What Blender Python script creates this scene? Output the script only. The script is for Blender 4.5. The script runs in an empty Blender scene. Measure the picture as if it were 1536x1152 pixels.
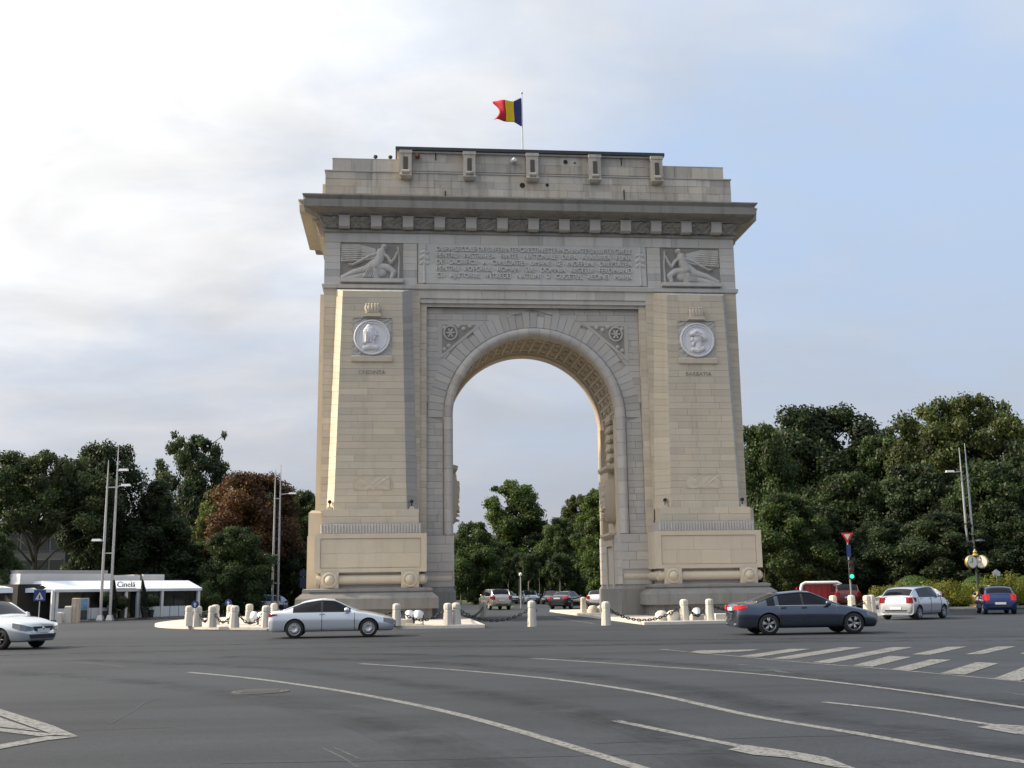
import bpy, bmesh, math, random
import numpy as np
from mathutils import Vector, Matrix
random.seed(7); rng = np.random.default_rng(7)
S = bpy.context.scene; COL = S.collection
R = math.radians
# ---------------------------------------------------------------- camera
F_PX = 1660.0; ROLL = R(-0.8168); PITCH = R(10.5175); YAW = R(5.807)
CAM = np.array([-7.4576, -60.0252, 1.6])
_f0 = np.array([math.sin(YAW), math.cos(YAW), 0]); _r0 = np.array([math.cos(YAW), -math.sin(YAW), 0]); _u0 = np.array([0, 0, 1.])
FWD = _f0*math.cos(PITCH)+_u0*math.sin(PITCH); _up = _u0*math.cos(PITCH)-_f0*math.sin(PITCH)
RGT = _r0*math.cos(ROLL)+_up*math.sin(ROLL); UPV = _up*math.cos(ROLL)-_r0*math.sin(ROLL)
cd = bpy.data.cameras.new('camera'); cam = bpy.data.objects.new('camera', cd); COL.objects.link(cam)
cd.sensor_width = 36; cd.lens = F_PX/1536*36; cd.clip_end = 3000; cd.clip_start = .5
M = Matrix.Identity(4)
for i in range(3):
    M[i][0] = RGT[i]; M[i][1] = UPV[i]; M[i][2] = -FWD[i]; M[i][3] = CAM[i]
cam.matrix_world = M; S.camera = cam
S.view_settings.view_transform = 'Standard'; S.view_settings.look = 'None'
S.view_settings.gamma = 1; S.view_settings.exposure = 0.5
# ---------------------------------------------------------------- light and sky
SUN_EL = R(34); SUN_AZ = R(-82)        # azimuth from +Y, clockwise positive: the sun stands left of the arch
sund = Vector((math.sin(SUN_AZ)*math.cos(SUN_EL), math.cos(SUN_AZ)*math.cos(SUN_EL), math.sin(SUN_EL)))
ld = bpy.data.lights.new('sun', 'SUN'); ld.energy = 4.3; ld.angle = R(2.5); ld.color = (1, .82, .58)
sun = bpy.data.objects.new('sun', ld); COL.objects.link(sun)
sun.rotation_euler = (-sund).to_track_quat('-Z', 'Y').to_euler(); sun.location = (-60, 8, 60)
W = bpy.data.worlds.new('World'); S.world = W; W.use_nodes = True
nt = W.node_tree; N = nt.nodes; Lk = nt.links; N.clear()
def nd(t, **k):
    n = N.new(t)
    for a, b in k.items(): setattr(n, a, b)
    return n
def wmath(op, a, b=None, c=None, clamp=False):
    n = nd('ShaderNodeMath', operation=op, use_clamp=clamp)
    for i, x in enumerate((a, b, c)):
        if x is None: continue
        if isinstance(x, (int, float)): n.inputs[i].default_value = x
        else: Lk.new(x, n.inputs[i])
    return n.outputs[0]
def wmix(f, a, b):
    n = nd('ShaderNodeMix', data_type='RGBA')
    for i, x in ((0, f), (6, a), (7, b)):
        if isinstance(x, (int, float)): n.inputs[i].default_value = x
        elif isinstance(x, tuple): n.inputs[i].default_value = (*x, 1)
        else: Lk.new(x, n.inputs[i])
    return n.outputs[2]
sky = nd('ShaderNodeTexSky', sky_type='NISHITA', sun_disc=False, sun_elevation=SUN_EL, sun_rotation=SUN_AZ, altitude=80, air_density=1.0, dust_density=2.0, ozone_density=1.5)
tc = nd('ShaderNodeTexCoord'); sep = nd('ShaderNodeSeparateXYZ'); Lk.new(tc.outputs['Generated'], sep.inputs[0])
zz = wmath('MAXIMUM', sep.outputs[2], 0.0); den = wmath('ADD', zz, 0.22)
cx_ = wmath('DIVIDE', sep.outputs[0], den); cy_ = wmath('DIVIDE', sep.outputs[1], den)
cmb = nd('ShaderNodeCombineXYZ'); Lk.new(cx_, cmb.inputs[0]); Lk.new(cy_, cmb.inputs[1])
def wnoise(scale, det, rough, dist, off):
    mp = nd('ShaderNodeMapping'); mp.inputs['Location'].default_value = off; mp.inputs['Scale'].default_value = (1, 1.35, 1)
    mp.inputs['Rotation'].default_value = (0, 0, .5)
    Lk.new(cmb.outputs[0], mp.inputs[0]); n = nd('ShaderNodeTexNoise'); Lk.new(mp.outputs[0], n.inputs['Vector'])
    n.inputs['Scale'].default_value = scale; n.inputs['Detail'].default_value = det; n.inputs['Roughness'].default_value = rough; n.inputs['Distortion'].default_value = dist
    return n.outputs['Fac']
dt = nd('ShaderNodeVectorMath', operation='DOT_PRODUCT'); Lk.new(tc.outputs['Generated'], dt.inputs[0]); dt.inputs[1].default_value = sund
sd = wmath('MULTIPLY_ADD', dt.outputs['Value'], .5, .5)                # 0..1 towards the sun
big = wnoise(.9, 4, .55, .5, (3.1, 1.7, 0)); med = wnoise(3.2, 6, .6, .3, (7.3, 2.2, 0))
cov = wmath('MULTIPLY_ADD', big, 1.25, -.62)                            # cloud cover
cov = wmath('ADD', cov, wmath('MULTIPLY', wmath('SUBTRACT', med, .5), .95))
cov = wmath('ADD', cov, wmath('MULTIPLY', wmath('SUBTRACT', sd, .40), 1.75))
cov = wmath('MULTIPLY_ADD', cov, 1.15, .12, clamp=True)
hz = wmath('POWER', wmath('SUBTRACT', 1.0, zz, clamp=True), 3.7)                 # haze towards the horizon
veil = wmix(.72, sky.outputs[0], (3.35, 4.35, 5.9))
glow = wmath('ADD', wmath('MULTIPLY_ADD', wmath('POWER', sd, 3.0), 7.2, 3.2), wmath('MULTIPLY', wmath('POWER', sd, 14.0), 14.0))
shade = wmath('MULTIPLY_ADD', wmath('SUBTRACT', wnoise(2.1, 5, .55, .4, (1.2, 5.2, 0)), .5), 1.0, 1.0)
cb = nd('ShaderNodeCombineXYZ'); g2 = wmath('MULTIPLY', glow, shade)
Lk.new(wmath('MULTIPLY', g2, 1.0), cb.inputs[0]); Lk.new(wmath('MULTIPLY', g2, 1.0), cb.inputs[1]); Lk.new(wmath('MULTIPLY', g2, 1.0), cb.inputs[2])
c1 = wmix(cov, veil, cb.outputs[0])
c2 = wmix(wmath('MULTIPLY', hz, .94), c1, (2.3, 2.32, 2.55))
bg = nd('ShaderNodeBackground'); bg.inputs[1].default_value = .13; Lk.new(c2, bg.inputs[0])
wo = nd('ShaderNodeOutputWorld'); Lk.new(bg.outputs[0], wo.inputs[0])
# ---------------------------------------------------------------- pixel to place
def ray(u, v): return FWD+RGT*(u-768)/F_PX-UPV*(v-576)/F_PX
def gp(u, v, z=0.0):
    d = ray(u, v); return CAM+d*(z-CAM[2])/d[2]
def gd(u, dist, z=0.0):            # ground point under pixel column u at a ground distance
    d = ray(u, 880); d = np.array([d[0], d[1], 0]); d /= np.linalg.norm(d); p = CAM+d*dist; p[2] = z; return p
def height_at(u, v, dist):         # height of the thing whose top shows at pixel v at that distance
    d = ray(u, v); return CAM[2]+d[2]/math.hypot(d[0], d[1])*dist
# ---------------------------------------------------------------- mesh helpers
class MB:
    def __init__(s): s.v = []; s.f = []; s.m = []; s.t = []
    def add(s, vs, fs, m=0, t=(0, 0)):
        b = len(s.v); s.v += [tuple(map(float, p)) for p in vs]
        for q in fs: s.f.append(tuple(b+i for i in q)); s.m.append(m); s.t.append(t)
        return s
    def box(s, x0, x1, y0, y1, z0, z1, m=0, t=(0, 0)):
        return s.add([(x0, y0, z0), (x1, y0, z0), (x1, y1, z0), (x0, y1, z0), (x0, y0, z1), (x1, y0, z1), (x1, y1, z1), (x0, y1, z1)],
            [(0, 3, 2, 1), (4, 5, 6, 7), (0, 1, 5, 4), (1, 2, 6, 5), (2, 3, 7, 6), (3, 0, 4, 7)], m, t)
    def rects(s, L, m=0):           # loft of rectangles (x0,x1,y0,y1,z)
        vs = []; fs = []
        for x0, x1, y0, y1, z in L: vs += [(x0, y0, z), (x1, y0, z), (x1, y1, z), (x0, y1, z)]
        for i in range(len(L)-1):
            for k in range(4): a = 4*i+k; b = 4*i+(k+1) % 4; fs.append((a, b, b+4, a+4))
        n = 4*(len(L)-1); fs += [(3, 2, 1, 0), (n, n+1, n+2, n+3)]
        return s.add(vs, fs, m)
    def loft(s, rings, m=0, closed=True, cap=True, t=(0, 0)):
        n = len(rings[0]); vs = [p for r in rings for p in r]; fs = []
        for i in range(len(rings)-1):
            for k in range(n if closed else n-1):
                a = i*n+k; b = i*n+(k+1) % n; fs.append((a, b, b+n, a+n))
        if cap and closed:
            fs.append(tuple(range(n-1, -1, -1))); fs.append(tuple((len(rings)-1)*n+k for k in range(n)))
        return s.add(vs, fs, m, t)
    def tube(s, pts, rad, n=8, m=0, cap=True, closed=False):
        P = [Vector(p) for p in pts]; K = len(P); rads = rad if isinstance(rad, (list, tuple)) else [rad]*K
        rings = []; ref = None
        for i in range(K):
            if closed: d = P[(i+1) % K]-P[i-1]
            else: d = (P[min(i+1, K-1)]-P[max(i-1, 0)])
            d.normalize()
            if ref is None: ref = Vector((0, 0, 1)) if abs(d.z) < .9 else Vector((1, 0, 0))
            a = (ref-d*ref.dot(d)); a.normalize(); b = d.cross(a); ref = a
            rings.append([tuple(P[i]+(a*math.cos(2*math.pi*k/n)+b*math.sin(2*math.pi*k/n))*rads[i]) for k in range(n)])
        if closed:
            b0 = len(rings); vs = [p for r in rings for p in r]; fs = []
            for i in range(b0):
                j = (i+1) % b0
                for k in range(n): fs.append((i*n+k, i*n+(k+1) % n, j*n+(k+1) % n, j*n+k))
            return s.add(vs, fs, m)
        return s.loft(rings, m, True, cap)
    def lathe(s, prof, n=20, axis='z', m=0, c=(0, 0, 0), cap=True):   # prof (r, h)
        rings = []
        for r, h in prof:
            rg = []
            for k in range(n):
                a = 2*math.pi*k/n; x, y = r*math.cos(a), r*math.sin(a)
                p = (x, y, h) if axis == 'z' else ((x, -h, y) if axis == 'y' else (h, x, y))
                rg.append((p[0]+c[0], p[1]+c[1], p[2]+c[2]))
            rings.append(rg)
        return s.loft(rings, m, True, cap)
    def mesh(s, name, mats, smooth=False):
        me = bpy.data.meshes.new(name); me.from_pydata(s.v, [], s.f)
        for mm in (mats if isinstance(mats, (list, tuple)) else [mats]): me.materials.append(mm)
        me.polygons.foreach_set('material_index', s.m)
        if any(t != (0, 0) for t in s.t):
            a = me.attributes.new('tint', 'FLOAT_COLOR', 'FACE')
            a.data.foreach_set('color', [c for t in s.t for c in (t[0], t[1], 0, 1)])
        if smooth: me.polygons.foreach_set('use_smooth', [True]*len(me.polygons))
        me.update(); return me
    def build(s, name, mats, parent=None, smooth=False, auto=None):
        o = link(name, s.mesh(name, mats, smooth or auto is not None), parent)
        if auto is not None:
            me = o.data; me.update()
            try: me.set_sharp_from_angle(angle=R(auto))
            except Exception: pass
        return o
def link(name, data, parent=None):
    o = bpy.data.objects.new(name, data); COL.objects.link(o)
    if parent is not None: o.parent = parent
    return o
def tag(o, label=None, cat=None, group=None, kind=None):
    if label: o['label'] = label
    if cat: o['category'] = cat
    if group: o['group'] = group
    if kind: o['kind'] = kind
    return o
def thing(name, label, cat, loc=(0, 0, 0), rz=0.0, group=None):
    o = link(name, None); o.location = tuple(map(float, loc)); o.rotation_euler = (0, 0, rz); o.empty_display_size = .3
    return tag(o, label, cat, group)
def struct(o): o['kind'] = 'structure'; return o
def stuff(o): o['kind'] = 'stuff'; return o
KIDS = {}
def copy_tree(o, parent=None):
    c = o.copy(); COL.objects.link(c)
    if parent is not None: c.parent = parent
    for ch in o.children: copy_tree(ch, c)
    return c
def text_mesh(name, body, size, extr, mat, parent, loc, rot, align='CENTER', width=None):
    cu = bpy.data.curves.new(name, 'FONT'); cu.body = body; cu.size = size; cu.extrude = extr; cu.align_x = align; cu.align_y = 'CENTER'; cu.resolution_u = 2
    t = bpy.data.objects.new(name, cu); COL.objects.link(t)
    dg = bpy.context.evaluated_depsgraph_get(); me = bpy.data.meshes.new_from_object(t.evaluated_get(dg))
    bpy.data.objects.remove(t); me.materials.clear(); me.materials.append(mat)
    o = link(name, me, parent); o.location = loc; o.rotation_euler = rot
    if width:
        xs = [v.co.x for v in me.vertices]; k = width/(max(xs)-min(xs))
        for v in me.vertices: v.co.x *= k
    return o
# ---------------------------------------------------------------- materials
def newmat(name):
    m = bpy.data.materials.new(name); m.use_nodes = True; t = m.node_tree; b = t.nodes['Principled BSDF']; return m, t, b
def simple(name, col, rough=.6, metal=0., spec=.5, coat=0., emit=None, noise=0., nscale=8., bump=0.):
    m, t, b = newmat(name)
    b.inputs['Base Color'].default_value = (*col, 1); b.inputs['Roughness'].default_value = rough; b.inputs['Metallic'].default_value = metal
    b.inputs['Specular IOR Level'].default_value = spec; b.inputs['Coat Weight'].default_value = coat; b.inputs['Coat Roughness'].default_value = .04
    if emit: b.inputs['Emission Color'].default_value = (*emit[:3], 1); b.inputs['Emission Strength'].default_value = emit[3]
    if noise or bump:
        tcn = t.nodes.new('ShaderNodeTexCoord'); n = t.nodes.new('ShaderNodeTexNoise'); n.inputs['Scale'].default_value = nscale; n.inputs['Detail'].default_value = 6
        t.links.new(tcn.outputs['Object'], n.inputs['Vector'])
        if noise:
            h = t.nodes.new('ShaderNodeHueSaturation'); h.inputs['Color'].default_value = (*col, 1)
            mr = t.nodes.new('ShaderNodeMapRange'); mr.inputs[1].default_value = .3; mr.inputs[2].default_value = .7; mr.inputs[3].default_value = 1-noise; mr.inputs[4].default_value = 1+noise
            t.links.new(n.outputs['Fac'], mr.inputs[0]); t.links.new(mr.outputs[0], h.inputs['Value']); t.links.new(h.outputs[0], b.inputs['Base Color'])
        if bump:
            bp = t.nodes.new('ShaderNodeBump'); bp.inputs['Strength'].default_value = bump; bp.inputs['Distance'].default_value = .02
            t.links.new(n.outputs['Fac'], bp.inputs['Height']); t.links.new(bp.outputs[0], b.inputs['Normal'])
    return m
def stone(name, col, warm, var=.12, streak=.25, grain=.5, rough=.85):
    m, t, b = newmat(name); n = t.nodes; l = t.links
    tcn = n.new('ShaderNodeTexCoord'); at = n.new('ShaderNodeAttribute'); at.attribute_name = 'tint'
    sp = n.new('ShaderNodeSeparateColor'); l.new(at.outputs['Color'], sp.inputs[0])
    def mth(op, a, bb, cc=None):
        q = n.new('ShaderNodeMath'); q.operation = op
        for i, x in enumerate((a, bb, cc)):
            if x is None: continue
            if isinstance(x, (int, float)): q.inputs[i].default_value = x
            else: l.new(x, q.inputs[i])
        return q.outputs[0]
    def noise(scale, sc=(1, 1, 1), det=5, ro=.6):
        mp = n.new('ShaderNodeMapping'); mp.inputs['Scale'].default_value = sc; l.new(tcn.outputs['Object'], mp.inputs[0])
        q = n.new('ShaderNodeTexNoise'); q.inputs['Scale'].default_value = scale; q.inputs['Detail'].default_value = det; q.inputs['Roughness'].default_value = ro
        l.new(mp.outputs[0], q.inputs['Vector']); return q.outputs['Fac']
    mx = n.new('ShaderNodeMix'); mx.data_type = 'RGBA'; mx.inputs[6].default_value = (*col, 1); mx.inputs[7].default_value = (*warm, 1)
    wf = mth('ADD', mth('MULTIPLY_ADD', noise(.35), 2.4, -.95), sp.outputs[1]); mc = n.new('ShaderNodeClamp'); l.new(wf, mc.inputs[0]); l.new(mc.outputs[0], mx.inputs[0])
    st = noise(1.0, (2.2, 2.2, .16), 6, .65)                         # rain streaks
    v = mth('MULTIPLY_ADD', mth('SUBTRACT', noise(.9, det=7, ro=.7), .5), var*2, 1.0)
    k = mth('MULTIPLY', mth('MAXIMUM', mth('SUBTRACT', st, .5), 0.0), -streak*5); v = mth('ADD', v, k)
    v = mth('ADD', v, mth('MULTIPLY', mth('SUBTRACT', noise(26, det=3), .5), .16*grain)); v = mth('ADD', v, sp.outputs[0])
    hs = n.new('ShaderNodeHueSaturation'); l.new(mx.outputs[2], hs.inputs['Color']); l.new(v, hs.inputs['Value']); l.new(hs.outputs[0], b.inputs['Base Color'])
    b.inputs['Roughness'].default_value = rough; b.inputs['Specular IOR Level'].default_value = .25
    bp = n.new('ShaderNodeBump'); bp.inputs['Strength'].default_value = .35; bp.inputs['Distance'].default_value = .02; l.new(noise(14, det=8, ro=.7), bp.inputs['Height']); l.new(bp.outputs[0], b.inputs['Normal'])
    return m
ST_BEIGE = stone('beige_limestone', (.51, .45, .362), (.53, .46, .35), var=.075, streak=.09)
ST_GREY = stone('grey_limestone', (.48, .462, .435), (.51, .47, .415), var=.11, streak=.2)
ST_PINK = stone('pinkish_limestone', (.42, .40, .38), (.455, .42, .37), var=.07, streak=.07)
ST_BASE = stone('grey_granite', (.20, .197, .19), (.24, .228, .208), var=.17, streak=.22)
ST_DARK = stone('dark_carving_stone', (.25, .24, .22), (.29, .265, .23), var=.2, streak=.2)  # darker stone tone for acanthus, figure panels and spandrel fields
ST_WARM = stone('warm_inner_stone', (.46, .40, .315), (.50, .42, .31), var=.1, streak=.12)
MARBLE = stone('white_marble', (.66, .66, .68), (.66, .65, .64), var=.04, streak=.03, grain=.2, rough=.5)
BOLL = stone('pale_bollard_stone', (.56, .53, .475), (.58, .525, .45), var=.14, streak=.15, grain=.7)
PAVE = stone('pale_paving', (.50, .465, .41), (.54, .49, .42), var=.10, streak=.04, grain=.8)
ST_CORNICE = stone('dark_cornice_stone', (.24, .232, .215), (.31, .285, .245), var=.2, streak=.3)  # darker, streaked stone tone over the whole main cornice ring
ZINC = simple('dark_zinc', (.045, .05, .055), .45, .4, noise=.2)
IRON = simple('black_iron', (.018, .018, .02), .55, .2)
STEEL = simple('galvanised_steel', (.42, .43, .44), .45, .6, noise=.1)
WHITE = simple('white_paint', (.72, .72, .71), .5, noise=.05, nscale=3)
BLACK = simple('black_rubber', (.015, .015, .016), .8)
DGLASS = simple('dark_glass', (.006, .008, .011), .05, 0, .25)
CHROME = simple('chrome', (.6, .6, .62), .18, .95)
LAMPG = simple('clear_lamp_glass', (.44, .46, .48), .07, .6, .7, coat=1)
REDL = simple('red_lamp_glass', (.22, .008, .012), .12, 0, .6, coat=.6)
REDLIT = simple('lit_red_lamp', (.5, .02, .03), .2, 0, .5, emit=(1, .05, .06, .22))
PLATE = simple('number_plate_white', (.66, .66, .66), .5)
FLOOD = simple('floodlight_housing', (.68, .69, .70), .35, .1)
exec_parts = []
# ================================================================ GROUND
def asphalt():
    m, t, b = newmat('asphalt'); n = t.nodes; l = t.links; tcn = n.new('ShaderNodeTexCoord')
    def noise(s, det=6, ro=.6, sc=(1, 1, 1)):
        mp = n.new('ShaderNodeMapping'); mp.inputs['Scale'].default_value = sc; l.new(tcn.outputs['Object'], mp.inputs[0])
        q = n.new('ShaderNodeTexNoise'); q.inputs['Scale'].default_value = s; q.inputs['Detail'].default_value = det; q.inputs['Roughness'].default_value = ro; l.new(mp.outputs[0], q.inputs['Vector']); return q.outputs['Fac']
    def ramp(x, a, bb, c, d):
        r = n.new('ShaderNodeMapRange'); l.new(x, r.inputs[0])
        for i, k in enumerate((a, bb, c, d)): r.inputs[1+i].default_value = k
        return r.outputs[0]
    def mul(a, bb):
        q = n.new('ShaderNodeMath'); q.operation = 'MULTIPLY'; l.new(a, q.inputs[0]); l.new(bb, q.inputs[1]); return q.outputs[0]
    v = mul(ramp(noise(.09, 4), .3, .7, .74, 1.24), ramp(noise(.9, 6, .65, (.35, 1, 1)), .3, .7, .84, 1.14))
    v = mul(v, ramp(noise(34, 3), .25, .75, .60, 1.40)); v = mul(v, ramp(noise(9, 5, .7), .3, .7, .82, 1.18)); v = mul(v, ramp(noise(.035, 3, .5, (.5, 1.6, 1)), .38, .62, .82, 1.18)); v = mul(v, ramp(noise(.25, 5, .6, (.16, 1.8, 1)), .34, .52, .74, 1.04))
    vo = n.new('ShaderNodeTexVoronoi'); vo.feature = 'DISTANCE_TO_EDGE'; vo.inputs['Scale'].default_value = .085
    ds = n.new('ShaderNodeVectorMath'); ds.operation = 'ADD'; nn = n.new('ShaderNodeTexNoise'); nn.inputs['Scale'].default_value = .5; nn.inputs['Detail'].default_value = 6; l.new(tcn.outputs['Object'], nn.inputs['Vector'])
    sc = n.new('ShaderNodeVectorMath'); sc.operation = 'SCALE'; sc.inputs['Scale'].default_value = 3.0; l.new(nn.outputs['Color'], sc.inputs[0]); l.new(tcn.outputs['Object'], ds.inputs[0]); l.new(sc.outputs[0], ds.inputs[1]); l.new(ds.outputs[0], vo.inputs['Vector'])
    crack = ramp(vo.outputs['Distance'], .0, .0028, .45, 1.0)
    cm = ramp(noise(.16, 2), .50, .60, 0, 1); mm = n.new('ShaderNodeMix'); l.new(cm, mm.inputs[0]); mm.inputs[2].default_value = 1.0; l.new(crack, mm.inputs[3]); v = mul(v, mm.outputs[0])
    hs = n.new('ShaderNodeHueSaturation'); hs.inputs['Color'].default_value = (.0305, .0355, .0435, 1); l.new(v, hs.inputs['Value']); l.new(hs.outputs[0], b.inputs['Base Color'])
    b.inputs['Roughness'].default_value = .78; b.inputs['Specular IOR Level'].default_value = .3
    bp = n.new('ShaderNodeBump'); bp.inputs['Strength'].default_value = .4; bp.inputs['Distance'].default_value = .008; l.new(noise(55, 4), bp.inputs['Height']); l.new(bp.outputs[0], b.inputs['Normal'])
    return m
ASPH = asphalt()
GRASS = simple('short_grass', (.045, .07, .022), .9, noise=.4, nscale=2.5, bump=.6)
def paint(name, col, wear):
    m, t, b = newmat(name); n = t.nodes; l = t.links; tcn = n.new('ShaderNodeTexCoord'); A = []
    for sc, det, lo, hi, a0, a1 in ((1.1, 7, wear-.16, wear+.06, .45, 1), (14, 6, wear-.10, wear+.10, .30, 1), (60, 3, .25, .5, .6, 1)):
        q = n.new('ShaderNodeTexNoise'); q.inputs['Scale'].default_value = sc; q.inputs['Detail'].default_value = det; q.inputs['Roughness'].default_value = .7; l.new(tcn.outputs['Object'], q.inputs['Vector'])
        r = n.new('ShaderNodeMapRange'); l.new(q.outputs['Fac'], r.inputs[0]); r.inputs[1].default_value = lo; r.inputs[2].default_value = hi; r.inputs[3].default_value = a0; r.inputs[4].default_value = a1; A.append(r.outputs[0])
    x = A[0]
    for y in A[1:]:
        q = n.new('ShaderNodeMath'); q.operation = 'MULTIPLY'; l.new(x, q.inputs[0]); l.new(y, q.inputs[1]); x = q.outputs[0]
    l.new(x, b.inputs['Alpha']); b.inputs['Base Color'].default_value = (*col, 1); b.inputs['Roughness'].default_value = .7; return m
PAINT = paint('worn_road_paint', (.185, .188, .184), .43); PAINT_FAINT = paint('faded_road_paint', (.14, .14, .137), .54)
def sheet(name, pts, z, mat, kind='structure'):
    o = link(name, MB().add([(p[0], p[1], z) for p in pts], [tuple(range(len(pts)))]).mesh(name, mat)); o['kind'] = kind; return o
sheet('ground', [(-900, -400), (900, -400), (900, 1500), (-900, 1500)], 0, GRASS)
edgeR = [(300, 12), (60, 9.5), (31.5, 7.9), (27.5, 7.2), (26.2, 8.2), (26, 12), (26.5, 22), (22, 27), (13.5, 31), (12.5, 45), (12.5, 420)]
edgeL = [(-10.5, 420), (-10.5, 52), (-13, 38), (-20, 36), (-24, 30), (-22.6, 20.5), (-25.5, 17.2), (-40, 22), (-300, 60)]
sheet('road', [(-300, -300), (300, -300)]+edgeR+edgeL, .004, ASPH)
KERB = stone('kerb_stone', (.44, .42, .38), (.48, .44, .38), var=.1, streak=.05)
def kerb(name, pts, w, h, mat, parent=None):
    mb = MB(); n = len(pts); nor = []
    for i in range(n):
        a = Vector(pts[max(i-1, 0)]); b = Vector(pts[min(i+1, n-1)]); d = (b-a).normalized(); nor.append(Vector((d.y, -d.x)))
    rings = []
    for p, q in zip(pts, nor):
        A = Vector(p); B = A+q*w; rings.append([(A.x, A.y, 0), (A.x, A.y, h-.02), ((A+q*.02).x, (A+q*.02).y, h), (B.x, B.y, h), (B.x, B.y, 0)])
    mb.loft(rings); return struct(mb.build(name, mat))
kerb('kerb', edgeR[1:-1], .22, .13, KERB); kerb('kerb', edgeL[1:-1], .22, .13, KERB)
WALK = simple('grey_pavement', (.24, .235, .225), .85, noise=.15, nscale=1.5)
def strip(pts, w, z):
    mb = MB(); n = len(pts); out = []
    for i in range(n):
        a = Vector(pts[max(i-1, 0)]); b = Vector(pts[min(i+1, n-1)]); d = (b-a).normalized(); q = Vector((d.y, -d.x)); A = Vector(pts[i])+q*.215; B = A+q*w
        out.append([(A.x, A.y, z), (B.x, B.y, z), (B.x, B.y, 0), (A.x, A.y, 0)])
    mb.loft(out); return struct(mb.build('pavement', WALK))
strip(edgeL[1:4], 2.2, .11); strip(edgeL[4:-1], 3.2, .115); strip(edgeR[6:-1], 2.2, .11)
sheet('grass_verge', [(0.6, 34), (1.6, 34), (3.4, 46), (3.4, 120), (1.4, 120), (.9, 46)], .02, GRASS)
# ---- the two stone islands under the piers
def se(th, a=20.3, b=15.6, n=2.5, cy=3.8):
    c, s = math.cos(th), math.sin(th)
    return (a*math.copysign(abs(c)**(2/n), c), cy+b*math.copysign(abs(s)**(2/n), s))
outl = [se(2*math.pi*k/400) for k in range(400)]
def island(test, x_in):
    P = [p for p in outl if test(p)]
    cyl = [(x_in, y) for y in (max(p[1] for p in P), min(p[1] for p in P))]
    P.sort(key=lambda p: math.atan2(p[1]-3.8, (p[0]-x_in)*(1 if x_in > 0 else -1)))
    if x_in < 0: P = P[::-1]
    return P
for test, xin in ((lambda p: p[0] < -3.7, -3.7), (lambda p: p[0] > 2.95, 2.95)):
    P = island(test, xin)
    cx0, cy0 = sum(p[0] for p in P)/len(P), 3.8
    def shr(P, d):
        out = []
        for x, y in P:
            v = Vector((x-cx0, y-cy0)); k = (v.length-d)/v.length; out.append((cx0+v.x*k, cy0+v.y*k))
        return out
    mb = MB(); a = shr(P, .03); b = shr(P, .34)
    mb.loft([[(x, y, 0) for x, y in P], [(x, y, .12) for x, y in P], [(x, y, .15) for x, y in a], [(x, y, .15) for x, y in b], [(x, y, .13) for x, y in b]], cap=False)
    struct(mb.build('island_kerb', BOLL))
    sheet('island_paving', b, .143, PAVE)
# ---- painted markings, laid out from where they cross the photograph
def spl(pts, n=10):
    P = np.array(pts, float); out = []
    for i in range(len(P)-1):
        p0, p1, p2, p3 = P[max(i-1, 0)], P[i], P[i+1], P[min(i+2, len(P)-1)]
        for k in range(n):
            t = k/n; out.append(.5*((2*p1)+(p2-p0)*t+(2*p0-5*p1+4*p2-p3)*t*t+(3*p1-p0-3*p2+p3)*t**3))
    return out+[P[-1]]
def ribbon(pix, w, mat=None, z=.010):
    pts = [gp(u, v)[:2] for u, v in spl(pix)]; mb = MB(); L = []
    for i, p in enumerate(pts):
        a = pts[max(i-1, 0)]; b = pts[min(i+1, len(pts)-1)]; d = Vector(b-a).normalized(); q = Vector((d.y, -d.x))*w/2; P = Vector(p)
        L.append([(P.x-q.x, P.y-q.y, z), (P.x+q.x, P.y+q.y, z)])
    mb.loft(L, closed=False); return struct(mb.build('road_marking', mat or PAINT))
def quad(pix, mat=None, z=.013): return sheet('road_marking', [gp(u, v)[:2] for u, v in pix][::-1], z, mat or PAINT)
ribbon([(283, 1009), (400, 1021), (545, 1043), (680, 1071), (800, 1104), (965, 1155), (1020, 1173)], .155)
ribbon([(540, 996), (700, 1007), (850, 1022), (985, 1043), (1130, 1075), (1290, 1102), (1420, 1125), (1560, 1148)], .155)
ribbon([(800, 988), (950, 998), (1150, 1013), (1350, 1036), (1560, 1066)], .15)
ribbon([(1236, 1054), (1350, 1067), (1460, 1084), (1500, 1090)], .13)
ribbon([(923, 1082), (1000, 1098), (1112, 1121)], .13)
quad([(1092, 1126), (1118, 1119), (1190, 1129), (1240, 1138), (1285, 1155), (1255, 1153), (1180, 1138), (1130, 1134)])
quad([(1465, 1092), (1500, 1088), (1560, 1092), (1560, 1106), (1520, 1102)])
ribbon([(106, 994), (150, 997), (187, 1001)], .12, PAINT_FAINT); ribbon([(0, 991), (40, 990)], .1, PAINT_FAINT)
ribbon([(235, 982), (310, 981), (400, 980)], .10, PAINT_FAINT); ribbon([(525, 968), (610, 967)], .10, PAINT_FAINT); ribbon([(700, 975), (920, 969)], .10, PAINT_FAINT)
ribbon([(865, 953), (930, 954)], .10, PAINT_FAINT); ribbon([(1310, 945), (1400, 944)], .12, PAINT_FAINT); ribbon([(1420, 951), (1536, 947)], .12, PAINT_FAINT); ribbon([(1510, 1040), (1560, 1046)], .1, PAINT_FAINT)
ribbon([(834, 926), (860, 931), (892, 936)], .13); ribbon([(1105, 997), (1130, 999)], .16, PAINT_FAINT); ribbon([(1155, 1005), (1180, 1010)], .16, PAINT_FAINT)
ribbon([(483, 1123), (510, 1136), (538, 1153)], .035, PAINT_FAINT); ribbon([(500, 1122), (540, 1140)], .03, PAINT_FAINT)
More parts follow.
